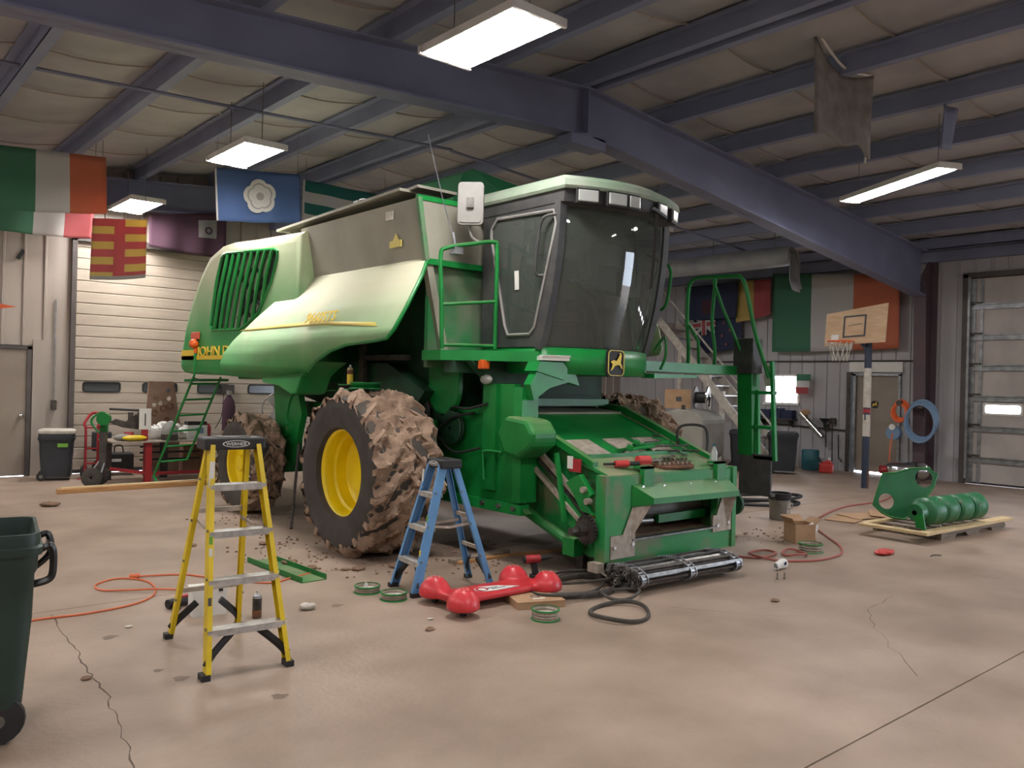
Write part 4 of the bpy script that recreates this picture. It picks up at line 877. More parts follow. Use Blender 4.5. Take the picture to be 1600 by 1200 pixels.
# ------------------------------------------------------------------ wheeled bins
def cart_bin(label, loc, rz, h, w_, d, m_, lid=None, handle=False, wheel_r=.1, rim_open=True, sticker=False, group='wheeled bins'):
    t = thing('wheeled_bin', label, 'bin', loc, rz, group); zb = wheel_r * .75; k = .8
    def ring(z, s, inn=0): return [(x_, y_, z) for x_, y_ in rrect(-w_/2*s + inn, -d/2*s + inn, w_/2*s - inn, d/2*s - inn, .07*s)]
    rs = [ring(zb, k), ring(zb + (h - zb) * .55, k + .12), ring(h * .8, .94), ring(h * .82, .97), ring(h - .1, .985), ring(h - .1, 1.03), ring(h - .065, 1.04), ring(h - .055, 1.0), ring(h - .02, 1.0), ring(h, .99)]
    if rim_open: rs += [ring(h, .94), ring(h - .06, .91), ring(h * .5, .83), ring(zb + .02, .75)]
    O('body', loft(rs), m_, t, smooth=True)
    if lid:
        O('lid', loft([ring(h, 1.02), ring(h + .02, 1.06), ring(h + .05, 1.04), ring(h + .07, .85)]), lid, t, smooth=True)
    for s in (-1, 1):
        x_ = w_/2*k - .09 if handle else -w_/2*k
        O('wheel', MB().lathe([(.02, -.03), (wheel_r*.6, -.03), (wheel_r*.95, -.026), (wheel_r, -.01), (wheel_r, .01), (wheel_r*.95, .026), (wheel_r*.6, .03), (.02, .03)], o=(x_, s * d * .36, wheel_r), axis='y', n=20), 'black', t, smooth=True)
        O('hub', MB().cyl((x_, s * d * .36 - .035, wheel_r), (x_, s * d * .36 + .035, wheel_r), .03), 'steel', t)
    if handle:
        O('handle', MB().tube(smooth_path([(w_/2*.97, -d*.3, h - .1), (w_/2 + .05, -d*.3, h - .08), (w_/2 + .06, -d*.28, h - .18), (w_/2 + .045, -d*.28, h - .24), (w_/2*.93, -d*.28, h - .26)]), .018, 6).tube([(w_/2 + .057, -d*.3, h - .12), (w_/2 + .057, d*.3, h - .12)], .016, 6).tube(smooth_path([(w_/2*.97, d*.3, h - .1), (w_/2 + .05, d*.3, h - .08), (w_/2 + .06, d*.28, h - .18), (w_/2*.93, d*.28, h - .26)]), .018, 6), 'black_gloss', t, smooth=True)
    if sticker: O('sticker', MB().box((.02, -d/2*.93 - .03, h * .72), (.17, -d/2*.93 - .02, h * .8)), 'label_green', t)
    return t
cart_bin('open dark green wheeled bin, cut by the left edge of the picture', (.60, 4.74, 0), R(-9), .99, .66, .6, 'green_bin', handle=True, wheel_r=.115)
cart_bin('black wheeled bin with a dusty closed lid beside the grey door', (3.24, 15.2, 0), R(-15), .76, .52, .48, 'dark_bin', lid='white_dirty', wheel_r=.07, rim_open=False, sticker=True)
cart_bin('dark blue wheeled bin against the far side wall under the bright window', (15.9, 9.65, 0), R(-60), .88, .62, .6, 'dark_bin', wheel_r=.09)
cart_bin('dark blue wheeled bin beside the grey oil tank', (15.6, 10.4, 0), R(-60), .88, .6, .6, 'dark_bin', wheel_r=.09)
# ------------------------------------------------------------------ left-hand clutter by the overhead door
# red hand truck
t = thing('hand_truck', 'narrow red hand truck leaning by the black bin', 'hand truck', (3.74, 15.1, 0), R(-35), 'hand trucks')
O('frame', MB().tube(smooth_path([(-.1, 0, .05), (-.1, .0, .8), (-.13, -.0, .9), (-.08, .12, 1.06), (.0, .14, 1.09), (.1, .12, 1.06), (.1, 0, .9), (.1, 0, .8), (.1, 0, .05)], 4), .022, 8), 'red_paint', t, smooth=True)
for z in (.25, .5, .85): O('cross_bar', MB().tube([(-.1, 0, z), (.1, 0, z)], .016, 6), 'red_paint', t)
bx('toe_plate', (-.14, -.22, 0), (.14, .0, .012), 'red_paint', t)
for s in (-1, 1): O('wheel', MB().lathe([(.02, -.025), (.08, -.03), (.11, -.02), (.11, .02), (.08, .03), (.02, .025)], o=(s * .16, .1, .11), axis='x', n=18), 'rubber', t, smooth=True)
# grey hand truck with green head
t = thing('hand_truck', 'heavy grey hand truck with a green looped handle and two grey tyres', 'hand truck', (3.62, 13.95, 0), R(-32), 'hand trucks')
O('post', MB().box((-.05, -.03, .1), (.05, .03, .95)), 'dark_steel', t); O('head', MB().cyl((0, -.05, 1.05), (0, .05, 1.05), .1, n=16).box((-.04, -.03, .85), (.06, .03, 1.0)), 'jd_green', t)
O('loop_handle', MB().tube(smooth_path([(-.03, 0, .8), (-.16, 0, .95), (-.17, 0, 1.05), (-.05, 0, 1.15), (.04, 0, 1.13)]), .018, 6), 'jd_green', t, smooth=True)
for s in (-1, 1):
    O('axle_strut', MB().tube([(s*.03, 0, .42), (s*.08 - .12, s * .12, .14)], .014, 6).tube([(.04, 0, .42), (-.02, s * .12, .1)], .014, 6), 'galv', t)
    O('wheel', MB().lathe([(.02, -.04), (.06, -.05), (.1, -.045), (.15, -.03), (.155, 0), (.15, .03), (.1, .045), (.06, .05), (.02, .04)], o=(-.1, s * .17, .155), axis='y', n=22), 'rubber', t, smooth=True)
bx('toe_plate', (.0, -.2, 0), (.26, .2, .012), 'dark_steel', t)
# battery charger and mower-like machine behind the trucks
t = thing('battery_charger', 'black wheeled battery charger behind the red hand truck', 'charger', (4.2, 15.5, 0), R(-10))
bx('case', (-.25, -.18, .12), (.3, .18, .38), 'black', t, bev=.02); O('handle', MB().tube(smooth_path([(.0, 0, .38), (.02, 0, .5), (.12, 0, .5), (.15, 0, .38)]), .012), 'black', t)
for s in (-1, 1): O('wheel', MB().lathe([(.02, -.03), (.07, -.035), (.13, -.02), (.13, .02), (.07, .035), (.02, .03)], o=(-.2, s * .2, .13), axis='y', n=18), 'rubber', t, smooth=True)
bx('screen', (-.35, -.1, .42), (-.05, .1, .75), 'dark_bin', t, bev=.02); bx('label', (-.05, -.19, .24), (.1, -.182, .29), 'paper', t)
# work table
TZ = .68; tx, ty = 4.5, 14.45
t = thing('work_table', 'low work table with a thin top, red post and dark shelf bars', 'table', (tx, ty, 0))
bx('tabletop', (-.72, -.42, TZ - .025), (1.0, .42, TZ), 'alu_dirty', t)
for x_, y_, m_ in ((-.15, -.3, 'red_paint'), (.3, .3, 'dark_steel'), (.85, -.3, 'dark_steel'), (-.6, .3, 'dark_steel')): O('leg', MB().box((x_ - .05, y_ - .05, 0), (x_ + .05, y_ + .05, TZ - .025)), m_, t)
O('base_bar', MB().bar((-.7, -.2, .24), (-.1, -.32, .14), .05, .05), 'red_paint', t); O('base_bar', MB().bar((-.1, -.3, .14), (.8, -.3, .14), .05, .05), 'red_paint', t)
for z in (.3, .42, .52): O('shelf_bar', MB().box((-.1, .26, z), (.9, .3, z + .03)), 'black', t)
# things on and around the table
t = thing('machine_vise', 'dark grey machine vise with red base on the table', 'vise', (4.15, 14.5, TZ), R(-15))
O('base', MB().cyl((0, 0, 0), (0, 0, .12), .12, .07), 'red_paint', t); O('body', MB().prism([(-.3, .28), (-.1, .2), (.2, .16), (.3, .3), (.1, .42), (-.05, .3), (-.2, .34)], 'y', -.06, .06), 'dark_steel', t, bev=.01)
O('jaw', MB().box((-.02, -.08, .3), (.06, .08, .45)).box((.12, -.08, .3), (.2, .08, .45)), 'dark_steel', t); O('screw_bar', MB().tube([(-.3, 0, .5), (.15, 0, .48)], .018), 'black', t)
t = thing('card_sign', 'white card with a line of small print standing on the table', 'sign', (4.31, 14.2, TZ), R(-8))
bx('card', (-.09, -.012, .18), (.09, .012, .52), 'paper', t); bx('stand', (-.05, 0, 0), (.05, .03, .2), 'red_paint', t); bx('print', (-.01, -.015, .24), (.01, -.012, .44), 'print_dark', t)
tag(O('work_glove', MB().sphere((0, 0, .05), .16, 12, 8, (1.2, .6, .3)), 'lad_yellow', loc=(4.13, 14.12, TZ), smooth=True), 'bright yellow glove lying on the table edge', 'glove')
tag(O('rag_pile', MB().sphere((0, 0, .055), .15, 14, 10, (1, .5, .38)), 'drum_grey', loc=(3.98, 14.22, TZ), smooth=True), 'bundle of grey rags on the table', 'rags')
def crumple(r, sc, seed, z=0):
    mb = MB().sphere((0, 0, r * sc[2] * .9), r, 18, 12, sc)
    mb.v = [tuple(V(p) * (1 + .28 * mnoise.noise(V(p) * (5 / max(r, .1)) * .5 + V((seed, 0, 0))))) for p in mb.v]; mb.v = [(x_, y_, max(z_, 0)) for x_, y_, z_ in mb.v]; return mb
for i, (x_, y_, r_) in enumerate(((4.52, 14.42, .15), (4.8, 14.62, .2), (4.98, 14.3, .14))):
    tag(O('plastic_bag', crumple(r_, (1, .8, .8), i * 3.3), 'white', loc=(x_, y_, TZ)), ('crumpled white plastic bag next to the card sign', 'tall white plastic bag at the back of the table', 'white plastic bag by the rear ladder')[i], 'bag', 'plastic bags on the table')
t = thing('glass_jug', 'clear jug half full of dark liquid on the table', 'jug', (4.68, 14.12, TZ)); O('jug_body', MB().lathe([(.001, 0), (.12, 0), (.13, .02), (.13, .2), (.08, .27), (.05, .3)], n=20), 'drum_grey', t, smooth=True); O('contents', MB().cyl((0, 0, .01), (0, 0, .1), .132, n=20), 'dark_steel', t)
t = thing('drinks_carton', 'white carton with a dark lid on the table', 'carton', (5.15, 14.25, TZ)); bx('body', (-.17, -.1, 0), (.17, .1, .24), 'white', t, bev=.01); bx('lid', (-.16, -.09, .24), (.16, .09, .3), 'black', t); bx('label', (-.02, -.104, .1), (.1, -.1, .2), 'hose_blue', t)
tag(O('spray_tin', MB().lathe([(.001, 0), (.07, 0), (.07, .2), (.04, .26), (.001, .26)], n=16), 'red_paint', loc=(5.36, 14.3, TZ), smooth=True), 'brick red tin at the far end of the table', 'tin')
bd = thing('peg_board', 'tall brown board with round holes and rings leaning behind the table', 'board', (4.75, 15.0, 0))
pl = plate('board', [[(-.22, .62), (.42, .62), (.2, 1.66), (-.22, 1.66)]] + [circ(a, b, .04, 14) for a, b in ((.0, 1.28), (.14, 1.36), (.12, 1.5), (-.1, 1.25))], .03, 'board_brown', bd, frame((0, 0, 0), (1, 0, 0), (0, -.12, 1)))
for a, b in ((-.1, 1.1), (.05, 1.18), (.16, 1.22), (.1, .98), (-.08, 1.4)): O('ring', MB().tube([(a + .05*math.cos(q), -.15 - .02, b + .05*math.sin(q)) for q in [2*PI*i/16 for i in range(16)]], .012, 6, True), 'rust', bd)
O('support', MB().box((-.2, .02, 0), (.4, .08, .62)), 'board_brown', bd)
t = thing('cardboard_box', 'brown cardboard box on the floor behind the rear ladder', 'box', (5.5, 15.3, 0), R(5), 'cardboard boxes'); 
bx('box_body', (-.3, -.25, 0), (.3, .25, .52), 'card_dark', t); bx('flap', (-.3, -.3, .5), (.3, -.25, .52), 'card_dark', t)
t = thing('gas_cylinder', 'dark purple gas cylinder with a rounded shoulder by the overhead door', 'cylinder', (6.02, 15.0, 0)); O('bottle', MB().lathe([(.001, 0), (.115, 0), (.115, 1.2), (.09, 1.32), (.04, 1.4), (.04, 1.44)], n=20), 'f_maroon', t, smooth=True); O('collar', MB().cyl((0, 0, 1.42), (0, 0, 1.5), .05), 'drum_grey', t)
t = thing('wall_meter', 'small grey gauge box with a hanging lead on the overhead door', 'gauge', (6.32, YB - .02, 1.5)); bx('case', (-.1, -.05, -.08), (.16, 0, .1), 'dark_steel', t, bev=.01); O('lead', MB().tube(smooth_path([(-.05, -.03, -.08), (-.08, -.03, -.5), (-.2, -.03, -.75)]), .008), 'black', t)
t = thing('floor_fan', 'round wire floor fan seen behind the rear wheel', 'fan', (7.1, 15.2, 0), R(-30))
O('guard', MB().tube([(.32*math.cos(q), 0, 1.15 + .32*math.sin(q)) for q in [2*PI*i/28 for i in range(28)]], .014, 6, True), 'steel', t)
for k in range(10): O('guard_wire', MB().tube([(.05*math.cos(k*PI/5), -.05, 1.15 + .05*math.sin(k*PI/5)), (.32*math.cos(k*PI/5), 0, 1.15 + .32*math.sin(k*PI/5))], .005, 4), 'steel', t)
for k in range(3): O('blade', MB().box((.03, -.01, -.09), (.28, .01, .09), Matrix.Translation((0, .03, 1.15)) @ Matrix.Rotation(k*2*PI/3, 4, 'Y') @ Matrix.Rotation(.4, 4, 'X')), 'drum_grey', t)
O('stand', MB().tube([(0, .05, 1.15), (0, .05, .02)], .025).cyl((0, .05, 0), (0, .05, .03), .22), 'dark_steel', t)
for i, (a, b, m_, lb) in enumerate((((2.86, 13.36), (5.35, 13.42), 'wood', 'long brown timber beam lying on the floor before the table'), ((2.95, 13.52), (5.4, 13.62), 'wood_pale', 'thinner pale timber beam lying just behind the brown one'))):
    a = V((*a, 0)); b = V((*b, 0)); L_ = (b - a).length
    tag(O('timber_beam', MB().box((0, -.05, 0), (L_, .05, .07)), m_, loc=a, rot=(0, 0, math.atan2(b.y-a.y, b.x-a.x)), bev=.004), lb, 'timber', 'timber beams on the floor')
# ------------------------------------------------------------------ foreground floor items
def coil_obj(name, pts, r, m_, label, cat, closed=False, k=6, flat=None, group=None, n=8):
    o = V(pts[0]) if len(pts[0]) == 3 else V((*pts[0], 0)); o = V((o.x, o.y, 0))
    pp = [p - o for p in smooth_path(pts, k, closed)]
    return tag(O(name, MB().tube(pp, r, n, closed, flat), m_, loc=o, smooth=True), label, cat, group)
coil_obj('extension_cord', [(.9, 6.55, .008), (1.3, 6.6, .008), (1.6, 6.57, .008), (1.92, 6.62, .008), (2.13, 6.77, .008), (2.24, 7.01, .008), (2.27, 7.28, .008), (2.2, 7.47, .008), (2.07, 7.55, .008), (1.9, 7.43, .008), (1.88, 7.22, .008), (2.04, 7.05, .02), (2.23, 6.94, .024), (2.5, 6.77, .008)], .008, 'cord_orange', 'orange extension cord looping over the floor behind the green bin', 'cord')
t = thing('extension_cord', 'orange cord with a plug running behind the yellow ladder', 'cord', (2.2, 7.5, 0)); O('cable', MB().tube(smooth_path([(0, 0, .02), (.37, -.09, .008), (.53, -.32, .008), (.85, -.8, .008), (1.1, -.75, .008), (1.4, -.65, .008)]), .008, 8), 'cord_orange', t, smooth=True); O('plug', MB().cyl((-.02, .01, .022), (.06, -.01, .022), .022, n=10), 'cord_orange', t)
t = thing('spray_can', 'black spray can standing under the yellow ladder', 'can', (2.57, 5.79, 0), group='spray cans')
def can(t, m_, h=.19): 
    O('can_body', MB().lathe([(.001, 0), (.032, 0), (.033, .005), (.033, h), (.03, h + .01)], n=18), m_, t, smooth=True); O('dome', MB().lathe([(.03, h + .01), (.02, h + .025), (.001, h + .03)], n=18), 'galv', t, smooth=True); O('nozzle', MB().cyl((0, 0, h + .02), (0, 0, h + .05), .01), 'white_dirty', t)
    O('can_rim', MB().lathe([(.033, h - .004), (.035, h), (.033, h + .004)], n=18), 'galv', t)
can(t, 'dark_steel', .15); O('label', MB().lathe([(.0335, .01), (.0335, .06)], n=18), 'rust', t, label='dull olive label band')
t = thing('white_carton', 'small white cardboard carton behind the yellow ladder', 'box', (2.33, 6.12, 0), R(-10)); bx('box_body', (-.12, -.09, 0), (.12, .09, .17), 'white', t); bx('lid', (-.125, -.095, .17), (.125, .095, .2), 'paper', t); bx('print_mark', (.06, -.1, .175), (.09, -.096, .195), 'black', t)
t = thing('heat_gun', 'small black and red hand tool lying on the floor behind the ladder', 'tool', (2.22, 6.4, 0), R(20)); O('body', MB().cyl((-.1, 0, .04), (.1, 0, .04), .035, n=10), 'black', t); O('grip', MB().tube([(-.05, 0, .03), (-.09, -.1, .02)], .02), 'black', t); O('trigger', MB().box((.02, -.02, .03), (.08, .02, .08)), 'red_paint', t)
ch = thing('steel_channel', 'long green steel channel lying on the floor beside the front tyre', 'channel', (3.42, 6.55, 0), R(92))
O('web', MB().box((0, -.12, 0), (1.05, .12, .006)), 'jd_green', ch); O('flange', MB().box((0, -.12, 0), (1.05, -.112, .05)), 'jd_green', ch); O('flange', MB().box((0, .112, 0), (1.05, .12, .05)), 'jd_green', ch)
tag(O('crumpled_paper', crumple(.055, (1.3, .8, .5), 9), 'white_dirty', loc=(2.97, 5.78, 0)), 'crumpled scrap of pale paper right of the yellow ladder', 'paper')
def groove_pulley(label, x, y, r, h, z=0, m_='jd_green_clean', group='green grooved pulleys'):
    t = thing('grooved_pulley', label, 'pulley', (x, y, z), 0, group)
    pr = [(r*.25, 0), (r*.95, 0), (r, .004)]; ng = 3
    for k in range(ng): z0 = .006 + k*(h-.012)/ng; dz = (h-.012)/ng; pr += [(r, z0), (r*.86, z0 + dz/2), (r, z0 + dz)]
    pr += [(r, h), (r*.92, h), (r*.9, h*.55), (r*.3, h*.45), (r*.25, h*.6)]
    O('sheave', MB().lathe(pr, n=32), 'alu_dirty' if m_ == 'worn' else m_, t, smooth=False); O('rim_ring', MB().lathe([(r*.93, h), (r*1.02, h - .004), (r*1.02, h + .006), (r*.93, h + .006)], n=32), 'jd_green_clean', t)
    O('base_ring', MB().lathe([(r*.9, 0), (r*1.04, 0), (r*1.02, .01), (r*.9, .01)], n=32), 'jd_green_clean', t)
    O('dusty_web', MB().lathe([(r*.9, h*.56), (r*.3, h*.5), (.001, h*.5)], n=24), 'white_dirty', t)
    return t
groove_pulley('green grooved pulley with a white tag, left of the red creeper', 3.60, 5.97, .105, .055, m_='worn')
groove_pulley('green grooved pulley next to the tagged one, nearer the red creeper', 3.66, 5.66, .105, .055, m_='worn')
groove_pulley('green grooved pulley in front of the flat brown parts box', 4.27, 4.53, .105, .075, m_='worn')
groove_pulley('green grooved pulley beside the open cardboard box', 8.43, 4.75, .13, .09, m_='worn')
tag(O('paper_tag', MB().prism([(-.02, 0), (.02, 0), (.025, .03), (.0, .055)], 'y', -.002, .002), 'paper', loc=(3.57, 5.95, .045)), 'small white paper tag lying in the left pulley', 'tag')
# red creeper: four domed corners joined by a waisted body
t = thing('mechanic_creeper', 'red moulded plastic four-lobed creeper on castors, before the blue ladder', 'creeper', (4.27, 5.14, 0))
lobes = [(-.40, .25), (-.46, -.2), (.38, .2), (.47, -.12)]; mb = MB()
for x_, y_ in lobes: mb.lathe([(.001, .05), (.125, .05), (.13, .09), (.115, .14), (.085, .175), (.06, .2), (.05, .205), (.001, .205)], o=(x_, y_, 0), n=24)
mb.box((-.42, -.13, .06), (.42, .16, .115)).box((-.46, -.2, .06), (-.34, .25, .12)).box((.34, -.12, .06), (.46, .2, .12))
o = O('shell', mb, 'red_plastic', t); 
d = o.modifiers.new('remesh', 'REMESH'); d.mode = 'VOXEL'; d.voxel_size = .012; d.use_smooth_shade = True
d = o.modifiers.new('smooth', 'SMOOTH'); d.iterations = 9; d.factor = .6
for x_, y_ in lobes:
    O('castor', MB().cyl((x_ - .015, y_, .03), (x_ + .015, y_, .03), .03, n=14).box((x_ - .02, y_ - .02, .04), (x_ + .02, y_ + .02, .09)), 'black', t)
    for k in range(6): q = k*PI/3; O('cup_rivet', MB().cyl((x_ + .035*math.cos(q), y_ + .035*math.sin(q), .19), (x_ + .035*math.cos(q), y_ + .035*math.sin(q), .205), .007, n=6), 'white', t)
st_ = plate('sticker', [[(-.17, .05), (-.2, .0), (-.14, -.07), (-.05, -.09), (.2, -.1), (.05, .02), (-.1, .07)]], .003, 'white', t, frame((0, 0, .118), (1, .05, 0), (0, 1, 0)))
plate('sticker_ring', [circ(-.13, 0, .055, 20), circ(-.13, -.01, .035, 20)], .003, 'red_paint', st_, frame((0, 0, .1195), (1, .05, 0), (0, 1, 0))); bx('sticker_line', (-.06, -.05, .119), (.08, -.04, .1215), 'print_dark', st_); bx('sticker_line', (-.08, -.02, .119), (.02, -.008, .1215), 'f_navy', st_)
# parts box, drill
t = thing('parts_box', 'flat brown cardboard parts box sticking out from under the red creeper', 'box', (4.5, 4.9, 0), R(-22), 'cardboard boxes'); bx('box_body', (-.2, -.15, 0), (.2, .15, .055), 'card', t); bx('flap', (-.2, -.155, .05), (.2, .15, .058), 'card', t); O('logo', MB().lathe([(.025, .0585), (.04, .0595), (.04, .0585)], n=20), 'print_dark', t); bx('label', (-.04, -.08, .058), (.06, -.055, .06), 'paper', t)
t = thing('cordless_drill', 'red and black cordless impact driver standing on its battery', 'drill', (5.05, 5.5, 0), R(-25)); bx('battery', (-.05, -.035, 0), (.05, .035, .05), 'black', t, bev=.008); O('grip', MB().bar((0, 0, .05), (-.02, 0, .15), .045, .05), 'black', t); O('motor_body', MB().cyl((-.1, 0, .185), (.04, 0, .19), .04, .036, n=14), 'red_paint', t, smooth=True); O('chuck', MB().cyl((.04, 0, .19), (.16, 0, .2), .028, .012, n=12), 'black', t, smooth=True); O('rear_cap', MB().cyl((-.115, 0, .185), (-.1, 0, .185), .03, .04, n=14), 'black', t)
# wooden boards and handles beneath the combine
for a, b, w_, h_, m_, lb in (((4.86, 6.52), (6.2, 6.28), .03, .03, 'wood', 'round-looking wooden handle lying on the floor under the feeder house'), ((4.82, 6.45), (5.6, 6.55), .1, .04, 'wood_grey', 'short grey wooden plank lying behind the blue ladder'), ((4.85, 6.38), (5.5, 6.42), .06, .03, 'wood', 'short brown wooden batten in front of the grey plank')):
    a = V((*a, 0)); b = V((*b, 0)); tag(O('wooden_plank', MB().box((0, -w_/2, 0), ((b-a).length, w_/2, h_)), m_, loc=a, rot=(0, 0, math.atan2(b.y-a.y, b.x-a.x)), bev=.004), lb, 'plank', 'loose wood on the floor')
# drive belts
def oval(cx, cy, rx, ry, rot, z=.012, n=18, wob=.03, seed=0):
    o = []
    for i in range(n):
        q = 2*PI*i/n; k = 1 + wob * math.sin(3*q + seed); x_, y_ = rx*k*math.cos(q), ry*k*math.sin(q); o.append((cx + x_*math.cos(rot) - y_*math.sin(rot), cy + x_*math.sin(rot) + y_*math.cos(rot), z + .012 * (1 + math.sin(2*q + seed))))
    return o
for i, (cx, cy, rx, ry, ro, z, fl, lb) in enumerate(((5.08, 5.0, .42, .27, .2, .02, (.012, .03), 'wide black drive belt looped on the floor by the creeper'), (5.02, 5.03, .5, .24, .35, .045, (.01, .014), 'thin black belt lying on top of the wide belt loop'), (4.82, 4.28, .28, .22, .5, .012, (.014, .018), 'black belt loop lying nearest to the camera'), (5.2, 4.62, .2, .14, .2, .03, (.012, .014), 'small black belt loop in front of the rolled chain'), (5.3, 5.1, .38, .2, -.3, .06, (.01, .014), 'black belt loop reaching back towards the feeder house'))):
    coil_obj('drive_belt', oval(cx, cy, rx, ry, ro, z, seed=i), .014, 'belt', lb, 'belt', True, 4, fl, 'black drive belts')
# rolled feeder chain
rc = thing('conveyor_chain', 'rolled-up steel slat conveyor chain on the floor below the feeder opening', 'chain', (5.38, 4.78, 0), R(-3))
RL = 1.38; sl_m = MB().box((0, -.014, -.012), (RL, .014, -.006)).box((0, -.014, -.012), (RL, -.009, .014)).mesh('slat', 'steel')
sl_d = MB().box((0, -.014, -.01), (RL, .014, -.004)).box((0, -.014, -.01), (RL, -.008, .016)).mesh('slat', 'dark_steel')
pts = []
NS = 30
for k in range(NS):
    q = 2*PI*2.6*k/NS; g = 1 - .6*k/NS; pts.append((.24*g*math.cos(q), .115 + .088*g*math.sin(q), q))
for k, (y_, z_, q) in enumerate(pts):
    sk = random.uniform(-.02, .02)
    O('slat', sl_m if k % 2 else sl_d, None, rc, loc=(random.uniform(-.01, .01), y_, z_ + .008), rot=(q + PI/2 + random.uniform(-.2, .2), 0, sk*.6))
for x_ in (.06, .68, 1.32):
    cmb = MB()
    for k in range(130):
        t_ = k/130; q = 2*PI*2.6*t_; g = 1 - .6*t_; y_, z_ = .25*g*math.cos(q), .115 + .095*g*math.sin(q)
        ox = .014 * (1 if k % 2 else -1)
        M_ = Matrix.Translation((x_, y_, z_)) @ Matrix.Rotation(q + PI/2, 4, 'X')
        cmb.box((-.04, -.017, -.015), (-.032, .017, .015), M_).box((.032, -.017, -.015), (.04, .017, .015), M_)
        if k % 2: cmb.box((-.034, -.008, -.008), (.034, .008, .008), M_)
    co = O('roller_chain', cmb, 'galv', rc); co['kind'] = 'stuff'
for k in range(26):
    q = random.uniform(0, 2*PI); g = random.uniform(.1, .85); O('chain_link', MB().tube([(.022*math.cos(u), .012*math.sin(u), 0) for u in [2*PI*i/10 for i in range(10)]], .005, 4, True), 'steel', rc, loc=(random.uniform(-.05, .03), .22*g*math.cos(q), max(.03, .115 + .08*g*math.sin(q))), rot=(random.uniform(0, 3), random.uniform(0, 3), 0))
# red air hose
coil_obj('air_hose', [(7.2, 5.75, .012), (7.46, 5.35, .012), (7.46, 5.05, .012), (7.6, 4.86, .012), (7.92, 4.86, .02), (7.99, 5.02, .02), (7.8, 5.06, .02), (7.6, 4.95, .03), (7.65, 4.65, .012), (7.95, 4.45, .012), (8.3, 4.42, .012), (8.62, 4.49, .012), (9.0, 4.72, .012), (9.4, 5.08, .012), (10.04, 5.62, .012), (10.73, 5.93, .012), (12.1, 6.27, .012), (13.4, 6.3, .012), (15.5, 6.9, .012)], .012, 'hose_red', 'reddish brown air hose snaking over the floor to the pallet', 'hose')
coil_obj('air_hose', oval(8.1, 4.75, .16, .12, .3, .012), .012, 'hose_red', 'small loop of reddish hose beside the white cup', 'hose', True, 4)
for i, (cx, cy, rx, ry) in enumerate(((11.1, 7.15, .7, .22), (11.2, 7.3, .8, .3))): coil_obj('rubber_hose', oval(cx, cy, rx, ry, -.5, .02 + i*.075, seed=i), .025, 'black', ('black rubber hose loop on the floor behind the bucket', 'upper black rubber hose loop under the access ladder')[i], 'hose', True, 4, group='black rubber hoses')
# bucket, boxes, cup
t = thing('plastic_bucket', 'dirty grey plastic bucket with a black rim and torn label', 'bucket', (10.17, 6.2, 0)); O('pail', MB().lathe([(.001, 0), (.125, 0), (.13, .01), (.145, .34), (.14, .34), (.125, .02), (.001, .02)], n=28), 'drum_grey', t, smooth=True); O('rim_band', MB().lathe([(.142, .27), (.152, .28), (.152, .36), (.14, .365), (.138, .3)], n=28), 'black', t, smooth=True); O('label', MB().lathe([(.139, .05), (.146, .24)], n=8, a0=-1.9, a1=-.7), 'white_dirty', t); O('bail', MB().tube(smooth_path([(-.15, 0, .3), (-.12, -.12, .2), (0, -.16, .16), (.12, -.12, .2), (.15, 0, .3)]), .004), 'steel', t)
t = thing('cardboard_box', 'open cardboard box with a torn flap on the floor beside the bucket', 'box', (8.85, 5.13, 0), R(-28), 'cardboard boxes')
bx('side_panel', (-.13, -.12, 0), (.13, -.115, .22), 'card', t); bx('side_panel', (-.13, .115, 0), (.13, .12, .22), 'card', t); bx('side_panel', (-.13, -.12, 0), (-.125, .12, .22), 'card', t); bx('side_panel', (.125, -.12, 0), (.13, .12, .22), 'card', t); bx('bottom_panel', (-.13, -.12, 0), (.13, .12, .005), 'card', t)
O('flap', MB().box((-.13, 0, 0), (.13, .12, .005)), 'card', t, loc=(0, .115, .22), rot=(R(35), 0, 0)); O('flap', MB().box((0, -.12, 0), (.1, .12, .005)), 'card', t, loc=(.13, 0, .22), rot=(0, R(-35), 0)); O('flap', MB().box((-.08, -.12, 0), (0, .12, .005)), 'card', t, loc=(-.13, 0, .22), rot=(0, R(60), 0))
O('wrapping', crumple(.06, (1, .5, 1.2), 4), 'white', t, loc=(.12, -.08, .1))
t = thing('paper_cup', 'crushed white paper cup with dark lettering lying on the floor', 'cup', (7.32, 4.45, .045), R(10)); O('cup_wall', MB().lathe([(.03, -.09), (.05, .1)], axis='x', n=16), 'white', t, solid=.003); O('print', MB().box((.02, -.05, .0), (.06, -.044, .03)), 'f_navy', t)
for i, (x_, y_, s_) in enumerate(((11.1, 5.7, .42), (11.45, 5.62, .36), (11.75, 5.5, .32))): tag(O('cardboard_sheet', MB().box((-s_, -.2, 0), (s_, .2, .008)).xf(Matrix.Rotation((.2, -.3, .5)[i], 4, 'Z') @ Matrix.Rotation(.02*i, 4, 'X')), 'card', loc=(x_, y_, .004 + .012*i)), ('lowest flattened cardboard sheet left of the pallet', 'middle flattened cardboard sheet left of the pallet', 'topmost flattened cardboard sheet next to the pallet')[i], 'cardboard', 'flattened cardboard')
tag(O('red_rag', crumple(.09, (1.6, .9, .3), 2), 'hardware_red', loc=(9.0, 4.2, 0)), 'flat red rag on the open floor before the pallet', 'rag')
for i, (x_, y_, a) in enumerate(((6.93, 4.23, .2), (6.96, 4.2, 1.2))): tag(O('bolt', MB().cyl((0, 0, 0), (0, 0, .06), .006, n=6).cyl((0, 0, .0), (0, 0, .008), .012, n=6), 'steel', loc=(x_ + i*.04, y_, 0)), ('upright bolt on the floor below the paper cup', 'second upright bolt, to the right of the first')[i], 'bolt', 'bolts on the floor')
